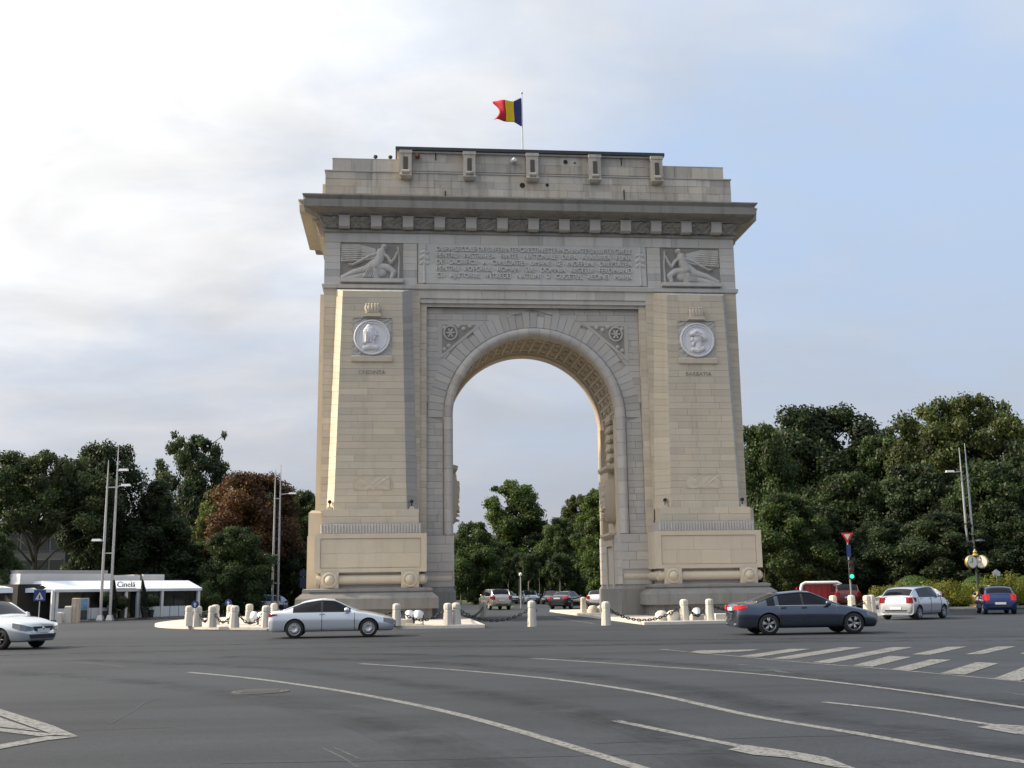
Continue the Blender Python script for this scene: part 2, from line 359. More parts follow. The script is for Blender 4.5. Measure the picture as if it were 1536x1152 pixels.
for q in ([(-5, 1063), (80, 1090), (117, 1106), (82, 1104), (-5, 1073)], [(-5, 1076), (62, 1099), (-5, 1091)], [(-5, 1093), (75, 1102), (84, 1104), (60, 1106), (-5, 1098)], [(-5, 1119), (70, 1106), (117, 1106.5), (70, 1112), (-5, 1126)]): quad(q)
hx = lambda a: [(960+x/2.667, 950+y/2.667) for x, y in a]
for q in ([(200, 76), (240, 70), (480, 66), (440, 72), (260, 84)], [(395, 94), (600, 64), (685, 64), (470, 97)], [(525, 103), (800, 58), (890, 58), (600, 106)], [(690, 118), (1010, 57), (1095, 57), (760, 122)], [(850, 131), (1000, 92), (1085, 97), (930, 136)],
          [(1005, 146), (1165, 106), (1245, 108), (1080, 152)], [(1200, 163), (1345, 118), (1435, 122), (1300, 168)], [(1085, 87), (1230, 56), (1310, 55), (1160, 88)], [(1300, 86), (1430, 55), (1505, 54), (1370, 86)], [(1415, 184), (1560, 128), (1640, 138), (1520, 192)], [(1520, 84), (1600, 56), (1660, 58), (1600, 86)]): quad(hx(q))
ribbon(hx([(85, 66), (330, 88), (700, 122), (1000, 146), (1400, 183), (1560, 198)]), .09); ribbon(hx([(600, 56), (900, 57), (1200, 55), (1500, 53)]), .06, PAINT_FAINT)
YEL = paint('faded_yellow_paint', (.25, .17, .04), .5)
ribbon([(992, 974), (1012, 976)], .12, YEL); ribbon([(1030, 978), (1042, 980)], .14, YEL)
def stain(name, col, al):
    m, t, b = newmat(name); n = t.nodes; l = t.links; tcn = n.new('ShaderNodeTexCoord'); q = n.new('ShaderNodeTexNoise'); q.inputs['Scale'].default_value = .9; q.inputs['Detail'].default_value = 7; q.inputs['Roughness'].default_value = .7; l.new(tcn.outputs['Object'], q.inputs['Vector'])
    r = n.new('ShaderNodeMapRange'); l.new(q.outputs['Fac'], r.inputs[0]); r.inputs[1].default_value = .38; r.inputs[2].default_value = .62; r.inputs[3].default_value = 0; r.inputs[4].default_value = al; l.new(r.outputs[0], b.inputs['Alpha']); b.inputs['Base Color'].default_value = (*col, 1); b.inputs['Roughness'].default_value = .55; return m
TRACK = stain('tyre_polish', (.012, .013, .015), .16)
for iq, q in enumerate(([(-20, 1008), (200, 1022), (420, 1052), (600, 1096), (740, 1170)], [(120, 990), (420, 1004), (700, 1038), (950, 1090), (1120, 1165)], [(330, 985), (700, 997), (1000, 1030), (1250, 1078), (1560, 1130)], [(480, 980), (900, 989), (1150, 1008), (1400, 1040), (1560, 1066)], [(-20, 972), (300, 968), (620, 962), (940, 961), (1300, 957), (1560, 955)], [(-20, 984), (300, 976), (620, 970), (900, 968), (1200, 963), (1560, 961)])):
    for k, w in enumerate((1.0, .66, .34)): o = ribbon(q, w, TRACK, .0048+.00012*(3*iq+k)); o.name = 'tyre_track'
TAR = simple('tar_seam', (.022, .022, .023), .6)
for q, w in (([(890, 1116), (1050, 1110), (1180, 1106), (1300, 1103), (1420, 1094)], .022), ([(330, 1146), (620, 1141), (900, 1134), (1200, 1128)], .02), ([(165, 1086), (195, 1070), (215, 1056), (238, 1049)], .025), ([(90, 1098), (180, 1094), (260, 1092)], .02), ([(275, 1046), (330, 1042), (362, 1039)], .03), ([(420, 978), (640, 985), (760, 984)], .03), ([(60, 1060), (160, 1054), (250, 1050)], .015)):
    o = ribbon(q, w, TAR, .007); o.name = 'tar_seam'
# ---- manhole cover and drain
c = gp(391, 1038); mh = thing('manhole_cover', 'round iron manhole cover set in the grey asphalt', 'manhole cover', (c[0], c[1], .004))
MB().lathe([(.47, 0), (.47, .010), (.40, .012), (.40, .004)], 28, cap=False).build('frame', simple('cast_iron_frame', (.065, .063, .06), .7, .2, noise=.3), mh)
lid = MB().lathe([(.385, 0), (.385, .012), (.0, .012)], 28, cap=False).build('lid', simple('cast_iron_lid', (.07, .068, .065), .6, .4, noise=.3), mh)
mb = MB()
for i in range(-3, 4): mb.box(-.3, .3, i*.09-.02, i*.09+.02, .012, .02)
mb.build('rib', simple('worn_iron', (.13, .125, .12), .5, .4), lid)
# ================================================================ TRIUMPHAL ARCH
ARCH = thing('triumphal_arch', 'tall stone triumphal arch with beige piers, inscribed frieze and heavy cornice', 'arch')
YM = 3.8                                   # middle of the depth: front y mirrors to 2*YM-y
bk = lambda y: 2*YM-y
def P3(*a): return np.array(a, float)
NB = [0]
def blocks(c00, c10, c11, c01, ch, bl, dep=.07, gap=.012, seed=0, tv=.06, wv=.25, parent=None, mb=None, mat=None, out=None, rowfun=None, chunk=.006):
    """coursed blocks on the quad c00,c10,c11,c01 (bottom-left.. ), standing on its outer side"""
    rd = random.Random(seed); c00, c10, c11, c01 = map(P3 if False else np.array, (c00, c10, c11, c01))
    nrm = np.cross(c10-c00, c01-c00); nrm = nrm/np.linalg.norm(nrm)
    H = np.linalg.norm(c01-c00); nr = max(1, round(H/ch)); pt = lambda a, b: (c00*(1-a)+c10*a)*(1-b)+(c01*(1-a)+c11*a)*b
    res = []
    for r in range(nr):
        b0 = r/nr; b1 = (r+1)/nr; Wd = np.linalg.norm(pt(1, b0)-pt(0, b0)); n = max(1, round(Wd/bl+rd.uniform(-.3, .3)))
        cuts = [0]+sorted(min(.97, max(.03, (k+(.5 if r % 2 and n > 1 else 0)*1.0*(1 if k else 0)-(.25 if n > 1 else 0)*(1 if k else 0)+rd.uniform(-.22, .22))/n)) for k in range(1, n))+[1]
        gb = gap/H
        for a0, a1 in zip(cuts[:-1], cuts[1:]):
            if a1-a0 < .02: continue
            ga = gap/Wd; o = rd.uniform(-chunk, chunk)
            q = [pt(a0+(ga if a0 > 0 else 0)/2, b0+gb/2), pt(a1-(ga if a1 < 1 else 0)/2, b0+gb/2), pt(a1-(ga if a1 < 1 else 0)/2, b1-gb/2), pt(a0+(ga if a0 > 0 else 0)/2, b1-gb/2)]
            t = (rd.gauss(0, tv), rd.uniform(-wv, wv))
            vs = [p-nrm*dep for p in q]+[p+nrm*o for p in q]
            fs = [(4, 5, 6, 7), (0, 1, 5, 4), (1, 2, 6, 5), (2, 3, 7, 6), (3, 0, 4, 7)]
            if mb is not None: mb.add(vs, fs, 0, t)
            else: MB().add(vs, fs, 0, t).build('stone_block', mat, parent)
            res.append(q)
    return res
# ---- the structural mass behind the facing
Zc, Ri = 11.05, 4.6
def both(fn):
    for s in (-1, 1): fn(s)
def sx(s, a, b): return (min(s*a, s*b), max(s*a, s*b))
def pier(s):
    PR = link('pier', None, ARCH)
    def rr(x0, x1, y0, z, o): X = sx(s, x0-o, x1+o); return (X[0], X[1], y0-o, bk(y0)+o, z)
    # stepped granite base
    prof = [(.14, .28), (.70, .28), (.705, .60), (1.24, .60), (1.30, .56), (1.42, .42), (1.55, .24), (1.60, .22), (1.605, .30), (1.72, .30), (1.78, .12)]
    MB().rects([rr(6.1, 11.9, -1.4, z, o) for z, o in prof]).build('stepped_base', ST_BASE, PR)
    Xw = sx(s, 11.5, 12.52); prof2 = [(.145, .24), (.69, .24), (.695, .52), (1.235, .52), (1.29, .48), (1.41, .34), (1.54, .18), (1.73, .18), (1.775, .06)]
    MB().rects([(Xw[0]-(o if s < 0 else 0), Xw[1]+(o if s > 0 else 0), 1.3-o, 6.3+o, z) for z, o in prof2]).build('side_base', ST_BASE, PR)
    # blocks that face the base
    mb = MB(); x0, x1 = sx(s, 6.1-.6, 11.9+.6)
    blocks((x0, -2.0, .71), (x1, -2.0, .71), (x1, -2.0, 1.235), (x0, -2.0, 1.235), .53, 1.5, .03, .02, 11, .09, .3, mb=mb)
    x0, x1 = sx(s, 6.1-.28, 11.9+.28); blocks((x0, -1.68, .145), (x1, -1.68, .145), (x1, -1.68, .695), (x0, -1.68, .695), .55, 1.7, .03, .02, 12, .09, .3, mb=mb)
    stuff(mb.build('base_ashlar', ST_BASE, PR))
    # inner jamb pedestal
    J = sx(s, 4.5, 6.3)
    MB().rects([(J[0], J[1], .38, bk(.38), .14), (J[0], J[1], .38, bk(.38), 1.55), (J[0]+(.12 if s > 0 else 0), J[1]-(.12 if s < 0 else 0), .5, bk(.5), 1.72), (J[0]+(.12 if s > 0 else 0), J[1]-(.12 if s < 0 else 0), .5, bk(.5), 1.80)]).build('jamb_base', ST_BASE, PR)
    MB().box(*sx(s, 4.62, 6.3), .56, bk(.56), 1.8, 4.50).build('jamb_pedestal_core', ST_PINK, PR)
    mb = MB(); x0, x1 = sx(s, 4.58, 6.1)
    blocks((x0, .5, 2.62), (x1, .5, 2.62), (x1, .5, 4.54), (x0, .5, 4.54), .5, .95, .07, .016, 21+s, .06, .3, mb=mb)
    xs = s*4.58; ya, yb = (.5, bk(.5)) if s < 0 else (bk(.5), .5)
    for yy0, yy1 in ((.5, 2.6), (4.95, bk(.5))):
        y0, y1 = (yy0, yy1) if s < 0 else (yy1, yy0)
        blocks((xs, y0, 1.8), (xs, y1, 1.8), (xs, y1, 4.54), (xs, y0, 4.54), .46, 1.1, .06, .014, 24+s, .05, .2, mb=mb)
    stuff(mb.build('pedestal_ashlar', ST_PINK, PR))
    # roll moulding between the base and the dado
    MB().rects([rr(6.1, 11.9, -1.4, 1.76, -.30), rr(6.1, 11.9, -1.4, 2.62, -.30)]).build('roll_core', ST_GREY, PR)
    mb = MB()
    xa, xb = sx(s, 6.2, 11.8)
    mb.tube([(xa, -1.16, 2.2), (xb, -1.16, 2.2)], .27, 16); mb.tube([(xa, bk(-1.16), 2.2), (xb, bk(-1.16), 2.2)], .27, 16)
    for xx in (6.34, 11.66): mb.tube([(s*xx, -1.28, 2.2), (s*xx, bk(-1.28), 2.2)], .27, 16)
    mb.tube([(s*4.70, .74, 2.2), (s*6.2, .74, 2.2)], .24, 14)
    mb.build('roll_moulding', ST_BEIGE, PR, auto=40)
    for xx in (6.97, 11.1):
        b = MB().rects([(s*xx-.46, s*xx+.46, -1.52, -1.0, 1.77), (s*xx-.46, s*xx+.46, -1.52, -1.0, 2.60)]).build('boss_block', ST_BEIGE, PR)
        MB().lathe([(.40, 0), (.40, .06), (.34, .09), (.30, .09), (.27, .05), (.22, .10), (.16, .19), (.08, .24), (0.001, .255)], 22, 'y', c=(s*xx, -1.52, 2.2)).build('boss', ST_BEIGE, b, auto=50)
    # dado with framed panel
    MB().rects([rr(6.1, 11.9, -1.4, 2.59, -.06), rr(6.1, 11.9, -1.4, 4.55, -.06)]).build('dado_core', ST_BEIGE, PR)
    fr = MB(); x0, x1 = sx(s, 6.1, 11.9)
    fr.box(x0, x1, -1.42, -1.30, 4.33, 4.575).box(x0, x1, -1.42, -1.30, 2.585, 2.80).box(x0, x0+.30, -1.42, -1.30, 2.80, 4.33).box(x1-.30, x1, -1.42, -1.30, 2.80, 4.33)
    fr.build('dado_frame', ST_BEIGE, PR)
    for k, xx in enumerate((6.1, 11.9)): fr2 = MB().box(*sx(s, xx-.02 if xx > 7 else xx, xx if xx > 7 else xx+.02), -1.30, bk(-1.30), 2.585, 4.575).build('dado_side', ST_BEIGE, PR)
    mb = MB(); blocks((x0+.32, -1.375, 2.82), (x1-.32, -1.375, 2.82), (x1-.32, -1.375, 4.31), (x0+.32, -1.375, 4.31), .75, 1.3, .05, .008, 31+s, .045, .3, mb=mb, chunk=.002)
    stuff(mb.build('dado_panel', ST_BEIGE, PR))
    MB().box(*sx(s, 11.8, 12.5), 1.35, 6.25, 1.75, 4.6).build('side_dado', ST_BEIGE, PR); MB().rects([(*sx(s, 11.7, 12.46), 1.4, 6.2, 4.6), (*sx(s, 11.7, 12.46), 1.4, 6.2, 5.85), (*sx(s, 11.7, 12.3), 1.5, 6.1, 6.0)]).build('side_plinth', ST_BEIGE, PR)
    # fluted band
    x0, x1 = sx(s, 6.38, 11.65)
    fb = MB().box(x0, x1, -1.06, bk(-1.06), 4.57, 5.12).build('fluted_band', ST_PINK, PR)
    mb = MB(); nfl = 34
    for k in range(nfl):
        xm = x0+(k+.5)*(x1-x0)/nfl; mb.tube([(xm, -1.06, 4.62), (xm, -1.06, 5.08)], .056, 6)
    stuff(mb.build('flute', simple('pale_flute_stone', (.46, .445, .42), .85, noise=.12), fb))
    # upper plinth
    MB().rects([rr(6.53, 11.5, -.88, 5.12, 0), rr(6.53, 11.5, -.88, 5.87, 0)]).build('upper_plinth_core', ST_BEIGE, PR)
    mb = MB(); x0, x1 = sx(s, 6.5, 11.53); blocks((x0, -.93, 5.13), (x1, -.93, 5.13), (x1, -.93, 5.86), (x0, -.93, 5.86), .37, 1.2, .05, .012, 41+s, .05, .4, mb=mb); stuff(mb.build('upper_plinth_ashlar', ST_BEIGE, PR))
    # shaft mass
    MB().box(*sx(s, 6.46, 11.70), .42, bk(.42), 5.8, 17.9).box(*sx(s, 6.08, 6.5), .60, bk(.60), 4.5, 17.4).build('shaft_core', ST_GREY, PR)
    MB().rects([(*sx(s, 11.6, 12.12), 1.5, 6.1, 5.9), (*sx(s, 11.6, 12.05), 1.5, 6.1, 18.2)]).build('side_pilaster', ST_BEIGE, PR)
    return PR
PIER = {s: pier(s) for s in (-1, 1)}
# ---- battered pilasters with chamfered edges, every face stone a block
def pilaster(s):
    PL = link('pilaster', None, ARCH)
    ft = dict(xa=7.44, xb=10.68, y=-.60, z=17.86); fb = dict(xa=7.15, xb=10.98, y=-.78, z=5.87)
    bt = dict(xa=6.90, xb=11.10, y=.36, z=18.22); bb = dict(xa=6.52, xb=11.45, y=.36, z=5.87)
    def cn(d, k, g=0): return np.array([s*d[k], d['y']+g, d['z']])
    inn, outk = ('xb', 'xa') if s < 0 else ('xa', 'xb')     # 'inn' is the picture-left edge
    def L(d, g=0): return cn(d, inn, g)
    def Rr(d, g=0): return cn(d, outk, g)
    core = MB(); g = .07; sh = np.array([0, g, 0])
    vs = [L(fb)+sh, Rr(fb)+sh, Rr(ft)+sh, L(ft)+sh, L(bb)+sh*.5, Rr(bb)+sh*.5, Rr(bt)+sh*.5, L(bt)+sh*.5]
    k = .05
    vs[0] = vs[0]+[k, 0, 0]; vs[3] = vs[3]+[k, 0, 0]; vs[1] = vs[1]-[k, 0, 0]; vs[2] = vs[2]-[k, 0, 0]; vs[4] = vs[4]+[k, 0, 0]; vs[7] = vs[7]+[k, 0, 0]; vs[5] = vs[5]-[k, 0, 0]; vs[6] = vs[6]-[k, 0, 0]
    vs[2] = vs[2]-[0, 0, k]; vs[3] = vs[3]-[0, 0, k]; vs[6] = vs[6]-[0, 0, k]; vs[7] = vs[7]-[0, 0, k]
    core.add(vs, [(0, 1, 2, 3), (4, 0, 3, 7), (1, 5, 6, 2), (3, 2, 6, 7), (4, 5, 1, 0), (5, 4, 7, 6)])
    core.build('core', ST_GREY, PL)
    n = blocks(L(fb), Rr(fb), Rr(ft), L(ft), .363, 1.02, .068, .010, 51+s, .04, .35, parent=PL, mat=ST_BEIGE, chunk=.004)
    mb = MB(); blocks(L(bb), L(fb), L(ft), L(bt), .363, 2, .05, .009, 61+s, .04, .3, mb=mb); stuff(mb.build('chamfer_ashlar', ST_BEIGE, PL))
    mb = MB(); blocks(Rr(fb), Rr(bb), Rr(bt), Rr(ft), .363, 2, .05, .009, 62+s, .05, .3, mb=mb); stuff(mb.build('chamfer_ashlar', ST_PINK if s < 0 else ST_GREY, PL))
    mb = MB(); blocks(L(ft), Rr(ft), Rr(bt), L(bt), 1.2, 1.2, .05, .009, 63+s, .05, .3, mb=mb); stuff(mb.build('chamfer_ashlar', ST_GREY, PL))
    # the same shape on the far side, plain
    fl = lambda p: np.array([p[0], bk(p[1]), p[2]])
    MB().add([fl(p-sh) for p in vs], [(3, 2, 1, 0), (7, 3, 0, 4), (2, 6, 5, 1), (7, 6, 2, 3), (0, 1, 5, 4), (6, 7, 4, 5)]).build('rear_core', ST_BEIGE, PL)
    # narrow strips beside it
    mb = MB()
    def vstrip(xa, xb, y, z0, z1, sd):
        x0, x1 = sx(s, xa, xb); blocks((x0, y, z0), (x1, y, z0), (x1, y, z1), (x0, y, z1), .363, 1.5, .07, .009, sd, .05, .3, mb=mb)
    vstrip(6.44, 6.92, .35, 5.87, 18.24, 71+s); vstrip(6.06, 6.44, .54, 4.56, 17.40, 73+s); vstrip(11.08, 11.76, .35, 5.87, 18.24, 75+s)
    stuff(mb.build('strip_ashlar', ST_BEIGE, PL))
    mb = MB()
    for xx, ya, yb, z0, z1 in ((6.44, .35, .54, 5.2, 17.4), (6.06, .54, .80, 4.56, 17.4)):
        y0, y1 = (yb, ya) if s > 0 else (ya, yb)
        blocks((s*xx, y0, z0), (s*xx, y1, z0), (s*xx, y1, z1), (s*xx, y0, z1), .363, 1, .02, .012, 77, .04, .3, mb=mb)
    stuff(mb.build('strip_return', ST_BEIGE, PL))
    for yy in (.35,):
        x = s*11.76; y0, y1 = (1.5, .35) if s < 0 else (.35, 1.5)
        mb = MB(); blocks((x, y0, 5.87), (x, y1, 5.87), (x, y1, 22), (x, y0, 22), .40, .8, .05, .012, 78, .05, .3, mb=mb); stuff(mb.build('corner_ashlar', ST_BEIGE, PL))
    return PL
PIL = {s: pilaster(s) for s in (-1, 1)}
# ---- recessed wall with the arched opening
WALL = link('arch_wall', None, ARCH)
Yr = .78; Ro = 5.14; Rv = 6.02
prof = [(Ro, 4.4)]+[(Ro*math.cos(a), Zc+Ro*math.sin(a)) for a in np.linspace(0, math.pi, 41)]+[(-Ro, 4.4)]
mb = MB(); yb = bk(Yr)
for yy, fl in ((Yr+.07, 0), (bk(Yr), 1)):
    top = [(x, yy, 18.0) for x, z in prof]
    A = [(x, yy, z) for x, z in prof]
    n = len(A); vs = A+[(6.3, yy, 4.4)]+[(6.3, yy, 18.0), (-6.3, yy, 18.0), (-6.3, yy, 4.4)]
    f = list(range(n))+[n+3, n+2, n+1, n]; mb.add(vs, [tuple(f) if fl else tuple(f[::-1])])
mb.build('wall_core', ST_PINK, WALL)
# voussoirs
nv = 43; vz = random.Random(5)
for i in range(nv):
    a0 = math.pi*i/nv+.0016; a1 = math.pi*(i+1)/nv-.0016; r1 = Rv+vz.choice((-.22, -.06, .02, .1, .22)) if 5 < i < nv-6 else Rv
    def rp(r, a): return (max(-6.04, min(6.04, r*math.cos(a))), min(17.33, Zc+r*math.sin(a)))
    q = [rp(5.16, a0), rp(r1, a0), rp(r1, a1), rp(5.16, a1)]; o = vz.uniform(-.006, .012); t = (vz.gauss(.02, .06), vz.uniform(-.3, .3))
    vs = [(x, Yr+.06, z) for x, z in q]+[(x, Yr-o-.012, z) for x, z in q]
    MB().add(vs, [(4, 5, 6, 7), (1, 0, 4, 5), (2, 1, 5, 6), (3, 2, 6, 7), (0, 3, 7, 4)], 0, t).build('voussoir', ST_PINK, WALL)
# coursed wall outside the voussoirs
mb = MB(); rd = random.Random(9); ch = (17.34-4.56)/35
for r in range(35):
    z0 = 4.56+r*ch+.007; z1 = z0+ch-.014
    def xi(z):
        if z <= Zc: return 5.16
        d = (Rv-.02)**2-(z-Zc)**2; return math.sqrt(d) if d > 0 else 0.0
    a0, a1 = xi(z0), xi(z1)
    for s in (-1, 1):
        if a0 > 5.98: continue
        cuts0 = [a0]; cuts1 = [a1]; x = max(a0, a1)+rd.uniform(.25, .8) if a0 < 5.6 else 9
        while x < 5.7: cuts0.append(x); cuts1.append(x); x += rd.uniform(.6, 1.2)
        cuts0.append(6.05); cuts1.append(6.05)
        for k in range(len(cuts0)-1):
            g = .007; l0, l1, h0, h1 = cuts0[k]+g, cuts1[k]+g, cuts0[k+1]-g, cuts1[k+1]-g
            if h0-l0 < .02: continue
            o = rd.uniform(-.005, .005); t = (rd.gauss(0, .055), rd.uniform(-.3, .3)); q = [(s*l0, z0), (s*h0, z0), (s*h1, z1), (s*l1, z1)]
            if s < 0: q = [q[1], q[0], q[3], q[2]]
            mb.add([(x, Yr+.06, z) for x, z in q]+[(x, Yr+o, z) for x, z in q], [(4, 5, 6, 7), (0, 1, 5, 4), (1, 2, 6, 5), (2, 3, 7, 6), (3, 0, 4, 7)], 0, t)
stuff(mb.build('wall_ashlar', ST_PINK, WALL))
# archivolt: half-round roll with stone joints, running down both jambs
mb = MB(); rd = random.Random(4)
path = [(5.14-.27, 4.56+k*.62) for k in range(11)]
def roll_piece(p0, p1, rad=True):
    rings = []
    for (cx, cz, nx, nz) in (p0, p1):
        rings.append([(cx+nx*.26*math.cos(a), .80-.30*math.sin(a), cz+nz*.26*math.cos(a)) for a in np.linspace(0, math.pi, 9)]+[(cx-nx*.26, .95, cz-nz*.26), (cx+nx*.26, .95, cz+nz*.26)])
    mb.loft(rings, t=(rd.gauss(.02, .06), rd.uniform(-.3, .3)))
zz0 = 4.56
for k in range(9):
    h = (Zc-4.56)/9
    for s in (-1, 1): roll_piece((s*4.87, zz0+k*h+.006, s, 0), (s*4.87, zz0+(k+1)*h-.006, s, 0))
na = 25
for k in range(na):
    a0, a1 = math.pi*k/na+.0012, math.pi*(k+1)/na-.0012; sub = 3
    for j in range(sub):
        b0 = a0+(a1-a0)*j/sub; b1 = a0+(a1-a0)*(j+1)/sub
        if j == 0: tt = (rd.gauss(.02, .06), rd.uniform(-.3, .3))
        rings = []
        for a in (b0, b1):
            c_, s_ = math.cos(a), math.sin(a)
            rings.append([(c_*(4.87+.26*math.cos(q)), .80-.30*math.sin(q), Zc+s_*(4.87+.26*math.cos(q))) for q in np.linspace(0, math.pi, 9)]+[(c_*4.61, .95, Zc+s_*4.61), (c_*5.13, .95, Zc+s_*5.13)])
        mb.loft(rings, cap=(j in (0, 2)), t=tt)
o = stuff(mb.build('archivolt', ST_PINK, WALL, auto=35))
# vault soffit: bands and coffers with carved foliage
def vault(prof, name, mat, z0=4.5):
    """prof: list of (radius, y) across the depth"""
    ang = [None, None]+list(np.linspace(0, math.pi, 49))+[None, None]; rings = []
    for r, y in prof:
        rg = [(r, y, z0), (r, y, Zc-.01)]+[(r*math.cos(a), y, Zc+r*math.sin(a)) for a in np.linspace(0, math.pi, 49)]+[(-r, y, Zc-.01), (-r, y, z0)]
        rings.append(rg)
    m_ = MB(); m_.loft(rings, closed=False); return m_.build(name, mat, WALL, auto=30)
vault([(4.62, .9), (4.62, 1.35), (4.70, 1.40), (4.70, 1.55), (4.80, 1.6), (4.80, 1.75), (4.98, 1.8), (4.98, 5.8), (4.80, 5.85), (4.80, 6.0), (4.66, 6.05), (4.62, 6.25), (4.62, bk(.78)+.02)], 'vault', ST_WARM)
mb = MB(); rd = random.Random(12)
for k in range(27):
    a = math.pi*(k+.5)/27; c_, s_ = math.cos(a), math.sin(a)
    for yc in (2.6, 3.8, 5.0):
        for dx, dy, rr_, hh in ((0, 0, .24, .24), (.18, .3, .16, .17), (-.18, .3, .16, .17), (.18, -.3, .16, .17), (-.18, -.3, .16, .17)):
            rings = []
            for q, hq in ((1, 0), (.92, .5), (.6, .9), (.12, 1)):
                rg = []
                for j in range(7):
                    b = 2*math.pi*j/7+rd.uniform(-.2, .2); u = dx+rr_*q*math.cos(b); w = dy+rr_*q*math.sin(b); r_ = 4.98-hh*hq
                    aa = a+u/4.9; rg.append((r_*math.cos(aa), yc+w, Zc+r_*math.sin(aa)))
                rings.append(rg)
            mb.loft(rings)
    aa = math.pi*k/27
    if k: 
        rg = []
        for aq in (aa-.012, aa+.012): rg.append([(r_*math.cos(aq), y, Zc+r_*math.sin(aq)) for r_, y in ((5.0, 1.8), (4.80, 1.85), (4.80, 5.75), (5.0, 5.8))])
        mb.loft(rg)
stuff(mb.build('coffer_carving', ST_WARM, WALL, auto=40))
# ---- carved reliefs as height fields
def relief(strokes, w, h, nx, ny, base=0.0, drop=False, wav=None):
    X, Z = np.meshgrid(np.linspace(0, w, nx), np.linspace(0, h, ny)); H = np.zeros_like(X)
    if wav is not None: H = np.maximum(H, wav(X, Z))
    for st in strokes:
        pts, r0, r1, hh = st[:4]; n = len(pts)-1
        for i in range(max(n, 1)):
            a = np.array(pts[i]); b = np.array(pts[min(i+1, n)]); d = b-a; L2 = max(d@d, 1e-9)
            t = np.clip(((X-a[0])*d[0]+(Z-a[1])*d[1])/L2, 0, 1); ra = r0+(r1-r0)*i/max(n, 1); rb = r0+(r1-r0)*(i+1)/max(n, 1); rr_ = ra+(rb-ra)*t
            dd = ((X-a[0]-d[0]*t)**2+(Z-a[1]-d[1]*t)**2)/rr_**2
            H = np.maximum(H, np.where(dd < 1, hh*np.sqrt(np.clip(1-dd, 0, 1)), 0))
    return X, Z, H+base
def relief_obj(name, mat, parent, x0, y0, z0, XZH, drop=False):
    X, Z, H = XZH; ny, nx = X.shape; vs = np.stack([X+x0, y0-H, Z+z0], -1).reshape(-1, 3); fs = []
    for j in range(ny-1):
        for i in range(nx-1):
            a = j*nx+i
            if drop and max(H[j, i], H[j, i+1], H[j+1, i], H[j+1, i+1]) <= 1e-6: continue
            fs.append((a, a+1, a+1+nx, a+nx))
    mb = MB(); mb.add(vs, fs); return mb.build(name, mat, parent, smooth=True)
def mirror(st, w): return [([(w-x, z) for x, z in s_[0]],)+tuple(s_[1:]) for s_ in st]
# ---- entablature
ENT = link('entablature', None, ARCH)
def ring(prof, x, y0, name, mat, parent, auto=None):
    return MB().rects([(-x-o, x+o, y0-o, bk(y0)+o, z) for z, o in prof]).build(name, mat, parent)
MB().box(-11.70, 11.70, .42, bk(.42), 17.5, 24.0).build('frieze_core', ST_GREY, ENT)
MB().box(-6.5, 6.5, .58, .75, 17.3, 17.72).build('lintel_step', ST_GREY, ENT)
mb = MB(); blocks((-6.45, .54, 17.36), (6.45, .54, 17.36), (6.45, .54, 17.74), (-6.45, .54, 17.74), .4, 1.7, .06, .010, 101, .05, .25, mb=mb)
blocks((-6.92, .35, 17.745), (6.92, .35, 17.745), (6.92, .35, 18.25), (-6.92, .35, 18.25), .5, 1.3, .06, .010, 102, .06, .25, mb=mb)
for s in (-1, 1):
    x0, x1 = sx(s, 6.9, 11.76); blocks((x0, .35, 18.23), (x1, .35, 18.23), (x1, .35, 18.36), (x0, .35, 18.36), .2, 2, .06, .010, 103, .05, .2, mb=mb)
stuff(mb.build('lintel_ashlar', ST_GREY, ENT))
MB().box(-6.45, 6.45, .545, .80, 17.30, 17.355).build('lintel_soffit', ST_GREY, ENT)
ring([(18.25, .02), (18.27, .12), (18.47, .15), (18.50, .05), (18.56, .04)], 11.74, .37, 'string_course', ST_GREY, ENT)
mb = MB(); rl = 0
for s in (-1, 1):
    for xa, xb, z0, z1 in ((6.6, 7.38, 18.56, 20.93), (10.9, 11.77, 18.56, 20.93)):
        x0, x1 = sx(s, xa, xb); blocks((x0, .34, z0), (x1, .34, z0), (x1, .34, z1), (x0, .34, z1), .40, 1.0, .06, .010, 105, .06, .3, mb=mb)
    x0, x1 = sx(s, 7.38, 10.9); blocks((x0, .34, 18.56), (x1, .34, 18.56), (x1, .34, 18.72), (x0, .34, 18.72), .2, 1.4, .06, .010, 106, .06, .3, mb=mb)
blocks((-11.77, .34, 20.94), (11.77, .34, 20.94), (11.77, .34, 21.52), (-11.77, .34, 21.52), .6, 1.55, .06, .014, 107, .07, .3, mb=mb)
stuff(mb.build('frieze_ashlar', ST_GREY, ENT))
# cornice
cor = [(21.50, .0), (21.52, .10), (21.62, .12), (21.66, .06), (21.75, .08), (22.0, .14), (22.2, .24), (22.33, .32), (22.36, .42), (22.44, .44), (22.50, .50), (22.60, 1.00), (22.64, 1.06), (22.66, 1.12), (23.06, 1.14), (23.10, 1.05), (23.16, 1.08), (23.30, 1.20), (23.36, 1.20), (23.40, .6), (23.52, .1)]
ring(cor, 11.76, .35, 'cornice', ST_CORNICE, ENT)
MB().rects([(-12.07-o, 12.07+o, 1.35-o, bk(1.35)+o, z-.006) for z, o in cor]).build('side_cornice', ST_WARM, ENT)
